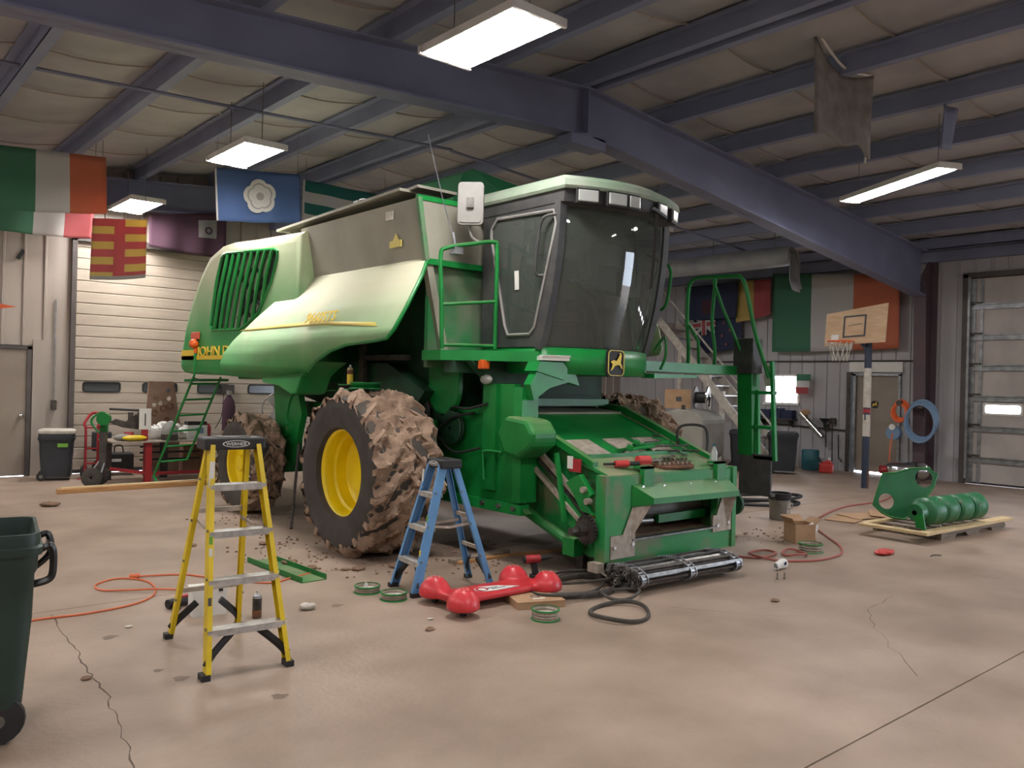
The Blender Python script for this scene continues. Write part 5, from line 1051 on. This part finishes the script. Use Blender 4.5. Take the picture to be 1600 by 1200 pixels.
tag(O('twig', MB().tube(smooth_path([(0, 0, .008), (.08, .02, .012), (.16, .0, .006)]), .006, 5), 'dark_steel', loc=(9.3, 3.84, 0), rot=(0, 0, -.3)), 'small dark twig on the floor at the right', 'twig')
for i, (x_, y_, r_) in enumerate(((6.19, 3.79, .035), (3.41, 4.8, .03), (3.57, 5.02, .02), (1.28, 5.17, .025), (1.77, 6.07, .02), (2.53, 12.18, .09), (3.55, 7.3, .06), (3.62, 7.0, .05), (3.95, 6.72, .05), (3.85, 6.78, .035), (3.75, 8.3, .05), (3.1, 8.6, .04), (4.3, 6.62, .06))):
    lb = ['dirt clod on the open floor right of the belts', 'dark dirt clod in front of the red creeper', 'tiny pale crumb in front of the red creeper', 'small dark crumb beside the floor crack', 'small pale crumb between crack and ladder', 'flat dark clod far off on the left floor', 'dried mud lump left of the front tyre', 'dried mud lump at the front tyre edge', 'dried mud lump under the front tyre shoulder', 'small mud lump next to the tyre shoulder', 'dried mud lump between the two tyres', 'small mud lump behind the yellow ladder', 'dried mud lump between tyre and blue ladder'][i]
    tag(O('mud_clod', crumple(r_, (1.3, 1, .35), i * 1.7), 'dirt' if i not in (2, 4) else 'white_dirty', loc=(x_, y_, 0)), lb, 'mud', 'dirt on the floor')
dd = MB()
for k in range(420):
    q = random.uniform(0, 2*PI); rr_ = abs(random.gauss(0, .45)); cx, cy = random.choice([(3.85, 7.3), (4.5, 6.7), (4.2, 10.0), (3.9, 8.2), (5.2, 7.0), (8.8, 5.8), (5.0, 6.2)])
    x_, y_ = cx + rr_*math.cos(q)*1.1, cy + rr_*math.sin(q); s_ = random.uniform(.004, .02); dd.sphere((x_, y_, s_*.3), s_, 6, 4, (1, 1, .5))
o = tag(O('mud_crumbs', dd, 'dirt'), 'loose crumbs of dried mud scattered on the floor around the tyres', 'mud'); o['kind'] = 'stuff'
# ------------------------------------------------------------------ pallet with parts
t = thing('wooden_pallet', 'grey wooden pallet with pale boards carrying green machine parts', 'pallet', (11.2, 4.58, 0), R(-3))
for y_ in (-.4, 0, .4): O('stringer', MB().prism([(-.75, 0), (-.4, 0), (-.35, .05), (-.1, .05), (-.05, 0), (.25, 0), (.3, .05), (.6, .05), (.65, 0), (1.0, 0), (1.0, .09), (-.75, .09)], 'y', y_ - .03, y_ + .03), 'wood_grey', t)
for k in range(7): bx('deck_board', (-.72 + k*.27, -.45, .09), (-.55 + k*.27, .45, .11), 'wood_grey', t)
bx('pale_board', (-1.25, -.5, .11), (1.1, -.36, .145), 'wood_pale', t); bx('pale_board', (-1.25, -.36, .11), (-1.1, .35, .14), 'wood_pale', t); bx('pale_board', (-1.1, .3, .11), (-.3, .4, .14), 'wood_pale', t)
dP = 10.5
def uv(px_, py_): return ((px_ - 1420) * dP / 1300, (832 - py_) * dP / 1300)
pl_o = [uv(*p) for p in ((1372, 803), (1380, 782), (1392, 753), (1412, 752), (1440, 744), (1470, 743), (1473, 748), (1482, 752), (1475, 772), (1464, 786), (1455, 800), (1450, 812), (1420, 825), (1400, 822), (1385, 815))]
h1 = uv(1459, 760); h2 = uv(1394, 797)
t = thing('sheet_metal_guard', 'green sheet metal guard with two round holes leaning on the pallet', 'guard', (10.75, 4.78, .15))
plate('sheet', [pl_o, circ(*h1, .115, 28), circ(*h2, .1, 28)], .006, 'green_deep', t, frame((0, 0, -.06), (.80, -.6, 0), (.12, .16, 1)))
O('folded_rim', MB().tube([frame((0, 0, -.06), (.80, -.6, 0), (.12, .16, 1)) @ V((*p, .0)) for p in pl_o], .012, 6, True), 'jd_green', t)
t = thing('elevator_paddle_rotor', 'green rotor of rounded drum sections lying on the pallet', 'rotor', (10.1, 4.36, .15), R(-6))
for k in range(4): O('drum_section', MB().lathe([(.08, 0), (.15, .01), (.172, .05), (.16, .09), (.165, .2), (.172, .27), (.15, .32), (.1, .34)] if k else [(.03, -.12), (.1, -.11), (.11, 0), (.15, .03), (.172, .08), (.16, .12), (.165, .22), (.17, .3), (.12, .34)], o=(.1 + k*.34, 0, .19), axis='x', n=22), 'green_deep', t, smooth=True)
for k in range(9): q = 2.2*k; O('stud', MB().cyl((.15 + k*.14, .17*math.cos(q) - .02, .19 + .17*math.sin(q)), (.15 + k*.14, .2*math.cos(q) - .02, .19 + .2*math.sin(q)), .012, n=8), 'chrome', t)
O('end_fin', MB().prism([(-.14, .0), (-.02, .02), (.0, .16), (-.1, .2)], 'x', -.02, .0), 'jd_green', t)
coil_obj('black_cable', [(12.0, 4.4, .13), (12.3, 4.4, .06), (12.55, 4.38, .01), (12.6, 4.25, .01), (12.3, 4.15, .02), (12.0, 4.1, .12)], .01, 'black', 'thin black cable looping off the pallet end', 'cable')
# ------------------------------------------------------------------ tools on the feeder deck
DZ = .965
def ztop(y): return DZ + (y - 5.02) * .35 if y > 5.02 else DZ
t = thing('cordless_ratchet', 'red and black power ratchet lying on the feeder house edge', 'tool', (5.86, 5.13, 1.01), R(-15)); O('grip', MB().cyl((-.16, 0, .03), (-.02, 0, .03), .03, .034, n=12), 'hardware_red', t); O('tail', MB().cyl((-.28, 0, .03), (-.16, 0, .03), .012, n=8), 'black', t); O('neck', MB().cyl((-.02, 0, .03), (.1, 0, .03), .022, n=10), 'black', t)
t = thing('cordless_drill', 'red drill with chrome socket lying beside the power ratchet', 'drill', (6.1, 5.16, 1.02), R(-10), 'power tools on the feeder deck'); O('motor_body', MB().cyl((-.08, 0, .04), (.06, 0, .04), .042, n=12).box((-.06, -.03, .0), (.05, .03, .06)), 'hardware_red', t); O('chuck', MB().cyl((.06, 0, .04), (.22, 0, .03), .02, .012, n=10), 'chrome', t)
t = thing('socket_tray', 'dark oval tray full of chrome sockets on the feeder house', 'tray', (6.47, 5.12, 1.0), R(-12)); t.rotation_euler[0] = .26; O('tray', MB().prism(rrect(-.24, -.1, .24, .1, .09), 'z', 0, .018), 'rust', t); 
for k in range(16): x_ = -.19 + (k % 8)*.054; y_ = -.04 + (k//8)*.075; O('socket', MB().cyl((x_, y_, .018), (x_, y_, .055), .017 + .004*(k % 3), n=10), 'chrome', t)
for i, (x_, y_, a, L_, lb) in enumerate(((6.62, 5.3, .3, .3, 'long steel spanner lying nearest the socket tray'), (6.75, 5.42, -.5, .24, 'dark steel spanner crossing behind the socket tray'), (6.9, 5.3, .9, .2, 'short steel spanner pointing back, left of the bottle'),
        (6.98, 5.5, -.2, .34, 'longest steel spanner at the right edge of the feeder deck'), (6.85, 5.62, .6, .26, 'steel spanner topmost in the heap on the feeder deck'), (7.04, 5.36, -.9, .18, 'short dark spanner beside the clear bottle'), (6.7, 5.58, .1, .22, 'steel spanner lying flat at the left of the tool heap'), (6.95, 5.7, 1.1, .2, 'dark spanner farthest back on the feeder deck'))):
    z_ = dk(y_ - 7.42) + .03 + .004*i
    o = thing('spanner', lb, 'spanner', (x_, y_, z_), a, 'spanners on the feeder deck'); o.rotation_euler[0] = .34
    O('shaft', MB().box((-L_/2, -.011, 0), (L_/2, .011, .012)), 'dark_steel' if 'dark' in lb else 'steel', o); O('jaw', MB().cyl((L_/2, 0, -.001), (L_/2, 0, .014), .026, n=10), 'dark_steel' if 'dark' in lb else 'steel', o)
for i in range(2):
    tag(O('green_bracket', MB().prism([(-.3, 0), (.3, .05), (.3, .08), (-.3, .04)], 'z', 0, .02).box((-.3, 0, 0), (-.25, .05, .06)), 'jd_green_clean', loc=(6.45 + .25*i, 5.45 + .08*i, dk(-1.95 + .08*i) + .03), rot=(.34, 0, .2 - .2*i)), ('loose green bracket lying across the feeder deck plates', 'second loose green bracket beside the spanner heap')[i], 'bracket')
t = thing('water_bottle', 'clear plastic bottle standing at the right end of the feeder house', 'bottle', (7.12, 5.1, .965)); O('bottle_body', MB().lathe([(.001, 0), (.033, 0), (.033, .14), (.015, .19), (.015, .21)], n=14), 'lens', t, smooth=True); O('cap', MB().cyl((0, 0, .2), (0, 0, .225), .017), 'teal', t)
coil_obj('wire_hoop', [(7.18, 5.6, 1.12), (7.18, 5.62, 1.3), (7.25, 5.55, 1.36), (7.35, 5.4, 1.34), (7.36, 5.36, 1.2), (7.3, 5.34, 1.02)], .014, 'black', 'black bent hose arching over the right of the feeder deck', 'hose')
# on top of the front tyre
groove_pulley('green grooved pulley resting on top of the front tyre', 4.44, 7.5, .16, .06, 1.665, group='green grooved pulleys')
groove_pulley('thin dark pulley lying on the front tyre beside the spray can', 4.42, 7.76, .13, .05, 1.65, m_='dark_steel', group='green grooved pulleys')
t = thing('spray_can', 'yellow labelled spray can standing on the front tyre', 'can', (4.42, 7.78, 1.69), group='spray cans'); can(t, 'decal_yellow', .17); O('label', MB().lathe([(.0335, .12), (.0335, .165)], n=18), 'rust', t)
t = thing('paper_stack', 'folded stack of papers lying on the bracket below the cab door', 'papers', (5.52, 5.84, 1.985), R(-25)); bx('papers', (-.15, -.06, 0), (.15, .06, .04), 'paper', t); bx('top_sheet', (-.13, -.07, .04), (.16, .05, .05), 'white', t)
# ------------------------------------------------------------------ flags
def flag(label, TL, TR, BR, BL, mats, fn, nx=24, ny=12, wave=.03, wn=2.5, name='flag', group='hanging flags', ph=0, hang=False):
    """cloth sheet between four corners; fn(u,v) -> material index (v=0 at the top)"""
    TL, TR, BR, BL = map(V, (TL, TR, BR, BL)); o = V((min(p.x for p in (TL, TR, BR, BL)), TL.y, min(BL.z, BR.z)))
    nrm = (TR - TL).cross(BL - TL).normalized(); mb = MB()
    def pt(u, v):
        p = TL.lerp(TR, u).lerp(BL.lerp(BR, u), v); s = math.sin(wn*2*PI*u + ph + v) * wave * (.3 + .7*v) + math.sin(5*v + u*3 + ph) * wave * .3
        return p + nrm * s - V((0, 0, .02 * math.sin(PI*u) * v)) - o
    for j in range(ny):
        for i in range(nx):
            mb.cur = fn((i+.5)/nx, (j+.5)/ny); mb.add([pt(i/nx, j/ny), pt((i+1)/nx, j/ny), pt((i+1)/nx, (j+1)/ny), pt(i/nx, (j+1)/ny)], [(0, 1, 2, 3)])
    fl = tag(O(name, mb, mats, loc=o, smooth=True, solid=.004), label, 'flag', group); fl.data.polygons.foreach_set('use_smooth', [True]*len(fl.data.polygons))
    if hang:
        for u in (.03, .97): p = pt(u, 0); O('hanging_cord', MB().cyl(p, (p.x, p.y, roofz(o.x + p.x) - o.z - .02), .004, n=4), 'steel', fl)
    return fl, (lambda u, v, d=0: pt(u, v) + nrm * d), nrm
third = lambda u, v: min(2, int(u*3))
yA = 13.8
flag('green white and orange tricolour hanging at the top left under the roof', (2.0, yA, 4.97), (3.52, yA, 5.07), (3.55, yA, 4.21), (2.0, yA, 4.05), ['f_green', 'f_white', 'f_orange'], lambda u, v: 0 if u < .36 else 1 if u < .68 else 2, ny=10, hang=True, wave=.02)
flag('green white and dark red tricolour hanging behind and below the orange one', (2.2, 15.3, 4.5), (3.75, 15.3, 4.55), (3.72, 15.3, 4.02), (2.2, 15.3, 3.98), ['f_green', 'f_white', 'f_red'], lambda u, v: 0 if u < .4 else 1 if u < .72 else 2, hang=True, wave=.03)
flag('red flag with yellow blocks hanging before the overhead door', (3.40, 14.0, 4.15), (4.2, 14.0, 4.24), (4.2, 14.0, 3.31), (3.38, 14.0, 3.2), ['f_red', 'f_yellow', 'f_grey'], lambda u, v: 2 if (v > .94) else (1 if ((u < .4 and (int(v*8) % 2)) or (u > .6 and (int(v*8+1) % 2 == 1))) else 0), nx=20, ny=32, hang=True, wave=.02)
fl, pt, nr = flag('dark maroon flag with a pale square emblem beside the red and yellow one', (4.7, 15.55, 4.62), (6.1, 15.55, 4.86), (6.1, 15.55, 4.0), (4.72, 15.55, 4.06), ['f_maroon', 'f_grey'], lambda u, v: 1 if (.62 < u < .88 and .2 < v < .62) else 0, hang=True, wave=.03)
O('emblem', MB().lathe([(.04, 0), (.07, 0), (.07, .01), (.04, .01)], axis='y', n=16, o=tuple(pt(.75, .42) - V((0, .05, 0)))), 'f_maroon', fl)
fl, pt, nr = flag('blue flag with a large white rose hanging in front of the roof beams', (4.52, 12.0, 4.78), (5.85, 12.0, 4.92), (5.87, 12.0, 4.18), (4.57, 12.0, 4.02), ['f_blue', 'f_white'], lambda u, v: 1 if u < .02 else 0, nx=50, ny=12, hang=True, wave=.02)
def rose(R0, n=5, lobes=.18): return [((R0*(1 - lobes + lobes*abs(math.sin(2.5*q + .3))**.6))*math.cos(q), (R0*(1 - lobes + lobes*abs(math.sin(2.5*q + .3))**.6))*math.sin(q)) for q in [2*PI*i/60 for i in range(60)]]
ro = plate('rose_emblem', [rose(.26)], .006, 'f_white', fl, frame(pt(.5, .5) + V((0, -.035, 0)), (1, 0, .08), (0, 0, 1)))
for rr_, m_ in ((.2, 'f_grey'), (.12, 'f_white'), (.06, 'f_grey')): plate('rose_ring', [rose(rr_), rose(rr_ * .9)] if rr_ > .1 else [circ(0, 0, rr_)], .004, m_, ro, frame(pt(.5, .5) + V((0, -.041 - .001/rr_*.1, 0)), (1, 0, .08), (0, 0, 1)))
flag('green and white striped flag partly hidden behind the harvester cover', (6.6, 13.4, 5.22), (8.3, 13.4, 5.2), (8.3, 13.4, 4.35), (6.6, 13.4, 4.45), ['f_tealgreen', 'f_white'], lambda u, v: 1 if (u < .03 or .25 < v < .5 or (v > .75)) else 0, nx=40, hang=True, wave=.04)
XW = 17.42
flag('large green white and orange tricolour on the far side wall behind the basketball board', (XW, 10.95, 4.5), (XW, 7.95, 4.25), (XW, 7.93, 2.7), (XW, 10.93, 2.66), ['f_green', 'f_white', 'f_orange'], third, nx=30, wave=.03)
flag('yellow and red flag between the navy flag and the big tricolour', (XW - .06, 12.0, 4.4), (XW - .06, 10.95, 4.38), (XW - .06, 10.95, 3.55), (XW - .06, 11.9, 3.38), ['f_yellow', 'f_red'], lambda u, v: 0 if u < .55 else 1, wave=.03)
flag('dark navy flag with a faint emblem hanging above the union jack flag', (XW - .12, 13.4, 4.35), (XW - .12, 11.8, 4.38), (XW - .12, 11.85, 3.5), (XW - .12, 13.35, 3.5), ['f_navy', 'f_maroon'], lambda u, v: 1 if (.35 < u < .6 and .4 < v < .8) else 0, wave=.03)
fl, pt, nr = flag('navy flag with a union jack corner and small red stars on the side wall', (XW - .02, 13.2, 3.62), (XW - .02, 11.75, 3.7), (XW - .02, 11.75, 2.78), (XW - .02, 13.1, 2.62), ['f_navy'], lambda u, v: 0, wave=.02)
def fpoly(name, uvs, m_, d): return O(name, MB().add([pt(u, v) + nrS * d for u, v in uvs], [tuple(range(len(uvs)))]), m_, fl, solid=.003)
nrS = V((-1, 0, 0))
fpoly('canton_cross', [(.02, .02), (.06, .02), (.46, .46), (.46, .52), (.42, .52), (.02, .08)], 'f_white', .05); fpoly('canton_cross', [(.46, .02), (.46, .08), (.06, .52), (.02, .52), (.02, .46), (.42, .02)], 'f_white', .052)
fpoly('canton_cross', [(.0, .19), (.48, .19), (.48, .35), (.0, .35)], 'f_white', .055); fpoly('canton_cross', [(.18, .0), (.30, .0), (.30, .54), (.18, .54)], 'f_white', .057)
fpoly('canton_cross', [(.0, .22), (.48, .22), (.48, .32), (.0, .32)], 'f_red', .06); fpoly('canton_cross', [(.205, .0), (.275, .0), (.275, .54), (.205, .54)], 'f_red', .062)
for u, v in ((.66, .3), (.78, .5), (.62, .62), (.7, .85)): fpoly('star', [(u + .03*math.cos(q)*(1 if i % 2 else .45), v + .05*math.sin(q)*(1 if i % 2 else .45)) for i, q in enumerate([PI*k/5 for k in range(10)])], 'f_red', .05)
t = thing('pocket_flag', 'small green white and red flag on a stick beside the bright window', 'flag', (17.45, 10.15, 1.65)); O('stick', MB().tube([(0, .12, -.2), (0, .18, .55)], .008, 5), 'wood', t)
for k, m_ in enumerate(('f_green', 'f_white', 'f_red')): O('band', MB().box((-.003, -.22 + .03*k, .34 - .15*k), (.003, .14 + .0*k, .49 - .15*k)), m_, t)
t = thing('pennant', 'orange pennant tip poking in at the left edge', 'pennant', (1.75, 14.0, 0)); O('cloth', MB().add([(0, 0, 2.57), (.66, .0, 2.7), (0, 0, 2.8)], [(0, 1, 2)]), 'orange', t, solid=.01); O('staff', MB().cyl((0, 0, 0), (0, 0, 2.85), .02, n=8), 'wood', t); O('foot', MB().cyl((0, 0, 0), (0, 0, .04), .18), 'dark_steel', t)
# ------------------------------------------------------------------ basketball hoop
t = thing('basketball_hoop', 'basketball hoop with plywood backboard on a patched steel pole', 'hoop', (14.89, 7.35, 0))
O('pole', MB().cyl((0, 0, 0), (.02, .0, 2.75), .062, n=14), 'navy_paint', t, smooth=True); 
for z0, z1, m_ in ((.0, .35, 'rust'), (.95, 1.35, 'white_dirty'), (1.38, 1.45, 'red_paint'), (1.48, 2.2, 'white_dirty')): O('pole_wrap', MB().cyl((.01, 0, z0), (.014, 0, z1), .066, n=14), m_, t, smooth=True)
BM = frame((-.18, .12, 2.98), (.12, -1, .06), (0, -.06, 1))
bb = plate('backboard', [[(-.58, -.34), (.52, -.34), (.52, .36), (-.58, .26)]], .03, 'plywood', t, BM)
plate('target_square', [[(-.25, -.21), (.16, -.21), (.16, .19), (-.25, .19)], [(-.22, -.18), (.13, -.18), (.13, .16), (-.22, .16)]], .006, 'print_dark', bb, BM @ Matrix.Translation((0, 0, .02)))
plate('chalk_mark', [[(-.16, .0), (.08, .02), (.08, .03), (-.16, .01)]], .004, 'print_dark', bb, BM @ Matrix.Translation((0, 0, .018)))
plate('sticker', [[(-.46, -.3), (-.32, -.3), (-.32, -.14), (-.46, -.14)]], .004, 'white', bb, BM @ Matrix.Translation((0, 0, .018)))
O('rim_hoop', MB().tube([(-.45 + .22*math.cos(q), .3 + .22*math.sin(q), 2.68) for q in [2*PI*i/28 for i in range(28)]], .012, 6, True), 'orange', t, smooth=True)
nm_ = MB()
for k in range(12):
    q = 2*PI*k/12
    for s in (-1, 1): nm_.tube([(-.45 + .22*math.cos(q), .3 + .22*math.sin(q), 2.68), (-.45 + .17*math.cos(q + s*.26), .3 + .17*math.sin(q + s*.26), 2.5), (-.45 + .13*math.cos(q), .3 + .13*math.sin(q), 2.32)], .005, 4)
O('net', nm_, 'white_dirty', t)['kind'] = 'stuff'
O('support_arm', MB().bar((0, 0, 2.5), (-.12, .1, 2.7), .04, .05).bar((0, 0, 2.66), (-.13, .05, 3.0), .04, .05), 'navy_paint', t); O('rim_bracket', MB().bar((-.22, .18, 2.68), (-.3, .22, 2.68), .1, .03), 'orange', t)
# ------------------------------------------------------------------ side wall clutter
def coil(name, label, cat, x_, y_, z_, r_, th, m_, turns=4, hook=True, group=None):
    t = thing(name, label, cat, (x_, y_, z_), 0, group)
    for k in range(turns): O('hose_turn', MB().tube([(-.03*k - .02, (r_ - .012*(k % 3))*math.cos(q), (r_*1.25 - .012*(k % 2))*math.sin(q) - .02*k) for q in [2*PI*i/24 for i in range(24)]], th, 6, True), m_, t, smooth=True)
    O('hanger', MB().cyl((0, 0, r_*.9), (-.14, 0, r_*.9), .06, n=12), 'dark_steel', t); return t
coil('hose_coil', 'orange hose coil hanging on the wall right of the side door', 'hose', 17.05, 7.68, 1.42, .15, .03, 'orange', 4)
coil('hose_coil', 'large grey blue hose coil hanging on the brown column', 'hose', 17.05, 7.26, 1.25, .3, .028, 'hose_blue', 5)
t = thing('hose_reel', 'blue hose reel with a red hose dropping to the floor', 'hose', (17.0, 7.76, .95)); O('reel_drum', MB().cyl((-.02, 0, 0), (-.16, 0, 0), .14, n=20), 'hose_blue', t); O('reel_hub', MB().cyl((-.17, 0, .12), (-.2, 0, .12), .06, n=14), 'white', t); O('hanging_hose', MB().tube(smooth_path([(-.16, .0, .0), (-.2, .03, -.4), (-.2, .03, -.93)]), .015), 'cord_orange', t)
t = thing('air_compressor', 'silver air tank lying on the floor by the brown column', 'compressor', (16.6, 7.35, 0), R(-50)); O('tank', MB().lathe([(.001, -.42), (.12, -.38), (.17, -.3), (.17, .3), (.12, .38), (.001, .42)], o=(0, 0, .24), axis='x', n=20), 'chrome', t, smooth=True); O('strap', MB().cyl((.12, 0, .24), (.16, 0, .24), .175, n=20), 'black', t); O('valve_end', MB().cyl((-.5, 0, .24), (-.4, 0, .24), .08), 'red_paint', t); O('cradle', MB().box((-.2, -.12, 0), (-.15, .12, .12)).box((.15, -.12, 0), (.2, .12, .12)).box((-.2, -.02, 0), (.2, .02, .03)), 'dark_steel', t)
t = thing('fuel_can', 'red plastic fuel can on the floor against the side wall', 'fuel can', (16.9, 9.2, 0), R(-70)); bx('can_body', (-.14, -.1, 0), (.14, .1, .2), 'hardware_red', t, bev=.03); O('can_top', MB().prism([(-.13, .2), (.13, .2), (.06, .28), (-.06, .24)], 'y', -.06, .06), 'hardware_red', t); O('spout', MB().tube([(-.1, 0, .2), (-.16, 0, .32)], .02), 'black', t); O('cap', MB().cyl((.06, 0, .27), (.06, 0, .33), .03), 'white', t)
t = thing('teal_drum', 'dark teal drum standing behind the red fuel can', 'drum', (17.2, 9.75, 0)); O('drum_body', MB().lathe([(.001, 0), (.18, 0), (.19, .03), (.19, .42), (.17, .45), (.001, .45)], n=20), 'teal', t, smooth=True); O('drum_ring', MB().lathe([(.19, .2), (.198, .21), (.19, .22)], n=20), 'teal', t)
for i, (y_, z0, z1) in enumerate(((9.45, .2, 1.15), (9.6, .5, 1.0), (9.3, .3, .8))):
    t = thing('wall_tool', ('long-handled tool hanging on the side wall over the fuel can', 'short dark tool hanging between window and door', 'small bent tool hanging near the side door')[i], 'tool', (17.6, y_, z0), 0, 'tools hung on the side wall'); O('handle', MB().cyl((0, 0, 0), (0, .02, z1 - z0), .015, n=6), 'dark_steel', t); O('head', MB().box((-.03, -.06, z1 - z0 - .12), (.02, .06, z1 - z0 + .02)) if i != 2 else MB().tube([(0, 0, 0), (0, -.08, -.1)], .02), 'dark_steel', t)
tag(O('funnel', MB().lathe([(.12, .1), (.03, 0), (.015, -.12)], n=16), 'black', loc=(17.5, 9.6, 1.05), solid=.004), 'black funnel hanging on the wall by the window', 'funnel')
t = thing('chrome_pipe', 'bright chrome exhaust pipe propped slanting under the window', 'pipe', (17.3, 9.75, .85), 0); O('tube', MB().cyl((0, .3, .4), (-.05, -.25, -.1), .07, n=14), 'chrome', t, smooth=True); O('hand_cloth', MB().sphere((-.02, .2, .42), .1, 10, 8, (.6, 1.2, .8)), 'card', t)
t = thing('wall_shelf', 'narrow wall shelf with blue boxes under the bright window', 'shelf', (17.53, 10.8, 1.1)); bx('board', (-.12, -.45, -.03), (.12, .5, 0), 'dark_steel', t)
for y_ in (-.35, .4): O('bracket', MB().prism([(.1, -.03), (-.1, -.03), (.1, -.2)], 'y', y_ - .015, y_ + .015), 'dark_steel', t)
for k in range(3): bx('storage_box', (-.1, -.42 + k*.29, 0), (.1, -.16 + k*.29, .2 + .04*(k % 2)), 'f_navy', t)
# staircase to the loft
t = thing('steel_staircase', 'white steel staircase rising to the left behind the harvester', 'stairs', (16.6, 11.6, 0))
for x_ in (-.05, .62): O('stringer', MB().bar((x_, -1.35, .05), (x_, 2.0, 3.45), .05, .2), 'white_dirty', t)
for k in range(14): bx('stair_tread', (-.02, -1.2 + k*.228 - .1, .2 + k*.231), (.6, -1.2 + k*.228 + .12, .225 + k*.231), 'galv', t)
O('handrail', MB().tube([(-.08, -1.3, .95), (-.08, 2.0, 4.3)], .025, 8), 'white_dirty', t)
for y_, z_ in ((1.35, 2.85), (.5, 2.1), (.1, 1.7)): O('support_post', MB().box((-.05, y_ - .05, 0), (.05, y_ + .05, z_)), 'white_dirty', t)
bx('landing', (-.1, 2.0, 3.3), (1.0, 4.2, 3.42), 'white_dirty', t)
# oil tank and things on it
t = thing('oil_tank', 'big grey rounded oil tank on short legs behind the left tyre', 'tank', (14.4, 10.9, 0), R(12))
sec = [(.5*math.cos(q) if True else 0, .78 + .25 + .28*math.sin(q)) for q in [PI*i/12 for i in range(13)]] + [(-.5, .45)] + [(.5*math.cos(q), .45 + .28*math.sin(q)) for q in [PI + PI*i/12 for i in range(13)]]
O('shell', MB().prism(sec, 'x', -.55, .55), 'oil_tank', t, bev=.02)
for x_, y_ in ((-.45, -.35), (.45, -.35), (-.45, .35), (.45, .35)): O('leg', MB().cyl((x_, y_, 0), (x_, y_, .35), .03, n=8), 'dark_steel', t)
O('fill_pipe', MB().cyl((-.42, 0, 1.28), (-.42, 0, 1.4), .04), 'dark_steel', t)
t = thing('cardboard_box', 'cardboard box sitting on top of the grey oil tank', 'box', (14.35, 11.25, 1.32), R(-40), 'cardboard boxes'); bx('box_body', (-.24, -.2, 0), (.24, .2, .4), 'card', t); bx('lid_seam', (-.24, -.2, .4), (.24, .2, .405), 'card_dark', t); bx('print', (-.08, -.204, .15), (.04, -.2, .25), 'print_dark', t)
t = thing('cable_reel', 'shiny metal cable reel standing on the oil tank', 'reel', (14.6, 10.8, 1.32), R(25)); O('flange', MB().lathe([(.08, 0), (.24, 0), (.24, .03), (.08, .03)], axis='y', n=24, o=(0, -.14, .24)), 'chrome', t, smooth=True); O('spool', MB().cyl((0, -.12, .24), (0, .12, .24), .12, n=18), 'black', t); O('flange', MB().lathe([(.08, 0), (.24, 0), (.24, .03), (.08, .03)], axis='y', n=24, o=(0, .12, .24)), 'dark_steel', t); O('crank', MB().tube([(0, -.17, .24), (-.16, -.18, .08)], .025), 'dark_steel', t)
# ------------------------------------------------------------------ under the roof
t = thing('air_duct', 'white plastic air duct slung below the roof behind the cab', 'duct', (15.0, 9.0, 4.45)); O('duct_skin', MB().lathe([(.17, 0), (.2, .15), (.21, 1.2), (.2, 2.2), (.2, 4.6)], axis='y', n=20), 'plastic_film', t, smooth=True)
O('loose_end', MB().grid(lambda u, v: (-.2 + .4*u + .05*math.sin(6*v), -.02 - .12*v + .05*math.sin(9*u), .12 - .75*v - .12*math.sin(3*u)), 10, 8), 'plastic_film', t, solid=.004)
for k in range(3): O('duct_strap', MB().tube([(0, .4 + k*1.5, .2), (0, .4 + k*1.5, .57)], .01, 4), 'steel', t)
t = thing('torn_insulation', 'torn brown insulation blanket hanging down from the right roof slope', 'insulation', (8.9, 4.76, 4.5))
O('blanket', MB().grid(lambda u, v: (-.62 + 1.24*u + .12*v*(1-u), .05*math.sin(4*u + 2*v) + .25*v*(1-v)*(u - .5), 1.1 - .12*u - v*(1.02 - .08*u) - (.18*math.sin(PI*u)*(1 - v)) + .04*math.sin(11*u)*v), 16, 12), 'insulation_torn', t, smooth=True, solid=.03)
O('hanging_strip', MB().grid(lambda u, v: (.68 + .03*u, .02 + .05*v, .98 - v*1.0), 2, 8), 'white_dirty', t, solid=.015)
O('white_edge', MB().tube(smooth_path([(-.55, -.03, 1.1), (-.3, -.03, .98), (0, -.03, .9), (.35, -.03, .93), (.62, -.03, .98)]), .016, 6), 'paper', t)
t = thing('torn_insulation', 'small dark scrap of insulation dangling right of the torn blanket', 'insulation', (10.4, 4.2, 4.7)); O('scrap', MB().grid(lambda u, v: (.3*(u-.5)*(1 - .4*v), .05*v + .03*math.sin(5*u), .5 - .5*v), 4, 6), 'steel_blue', t, solid=.02, smooth=True)
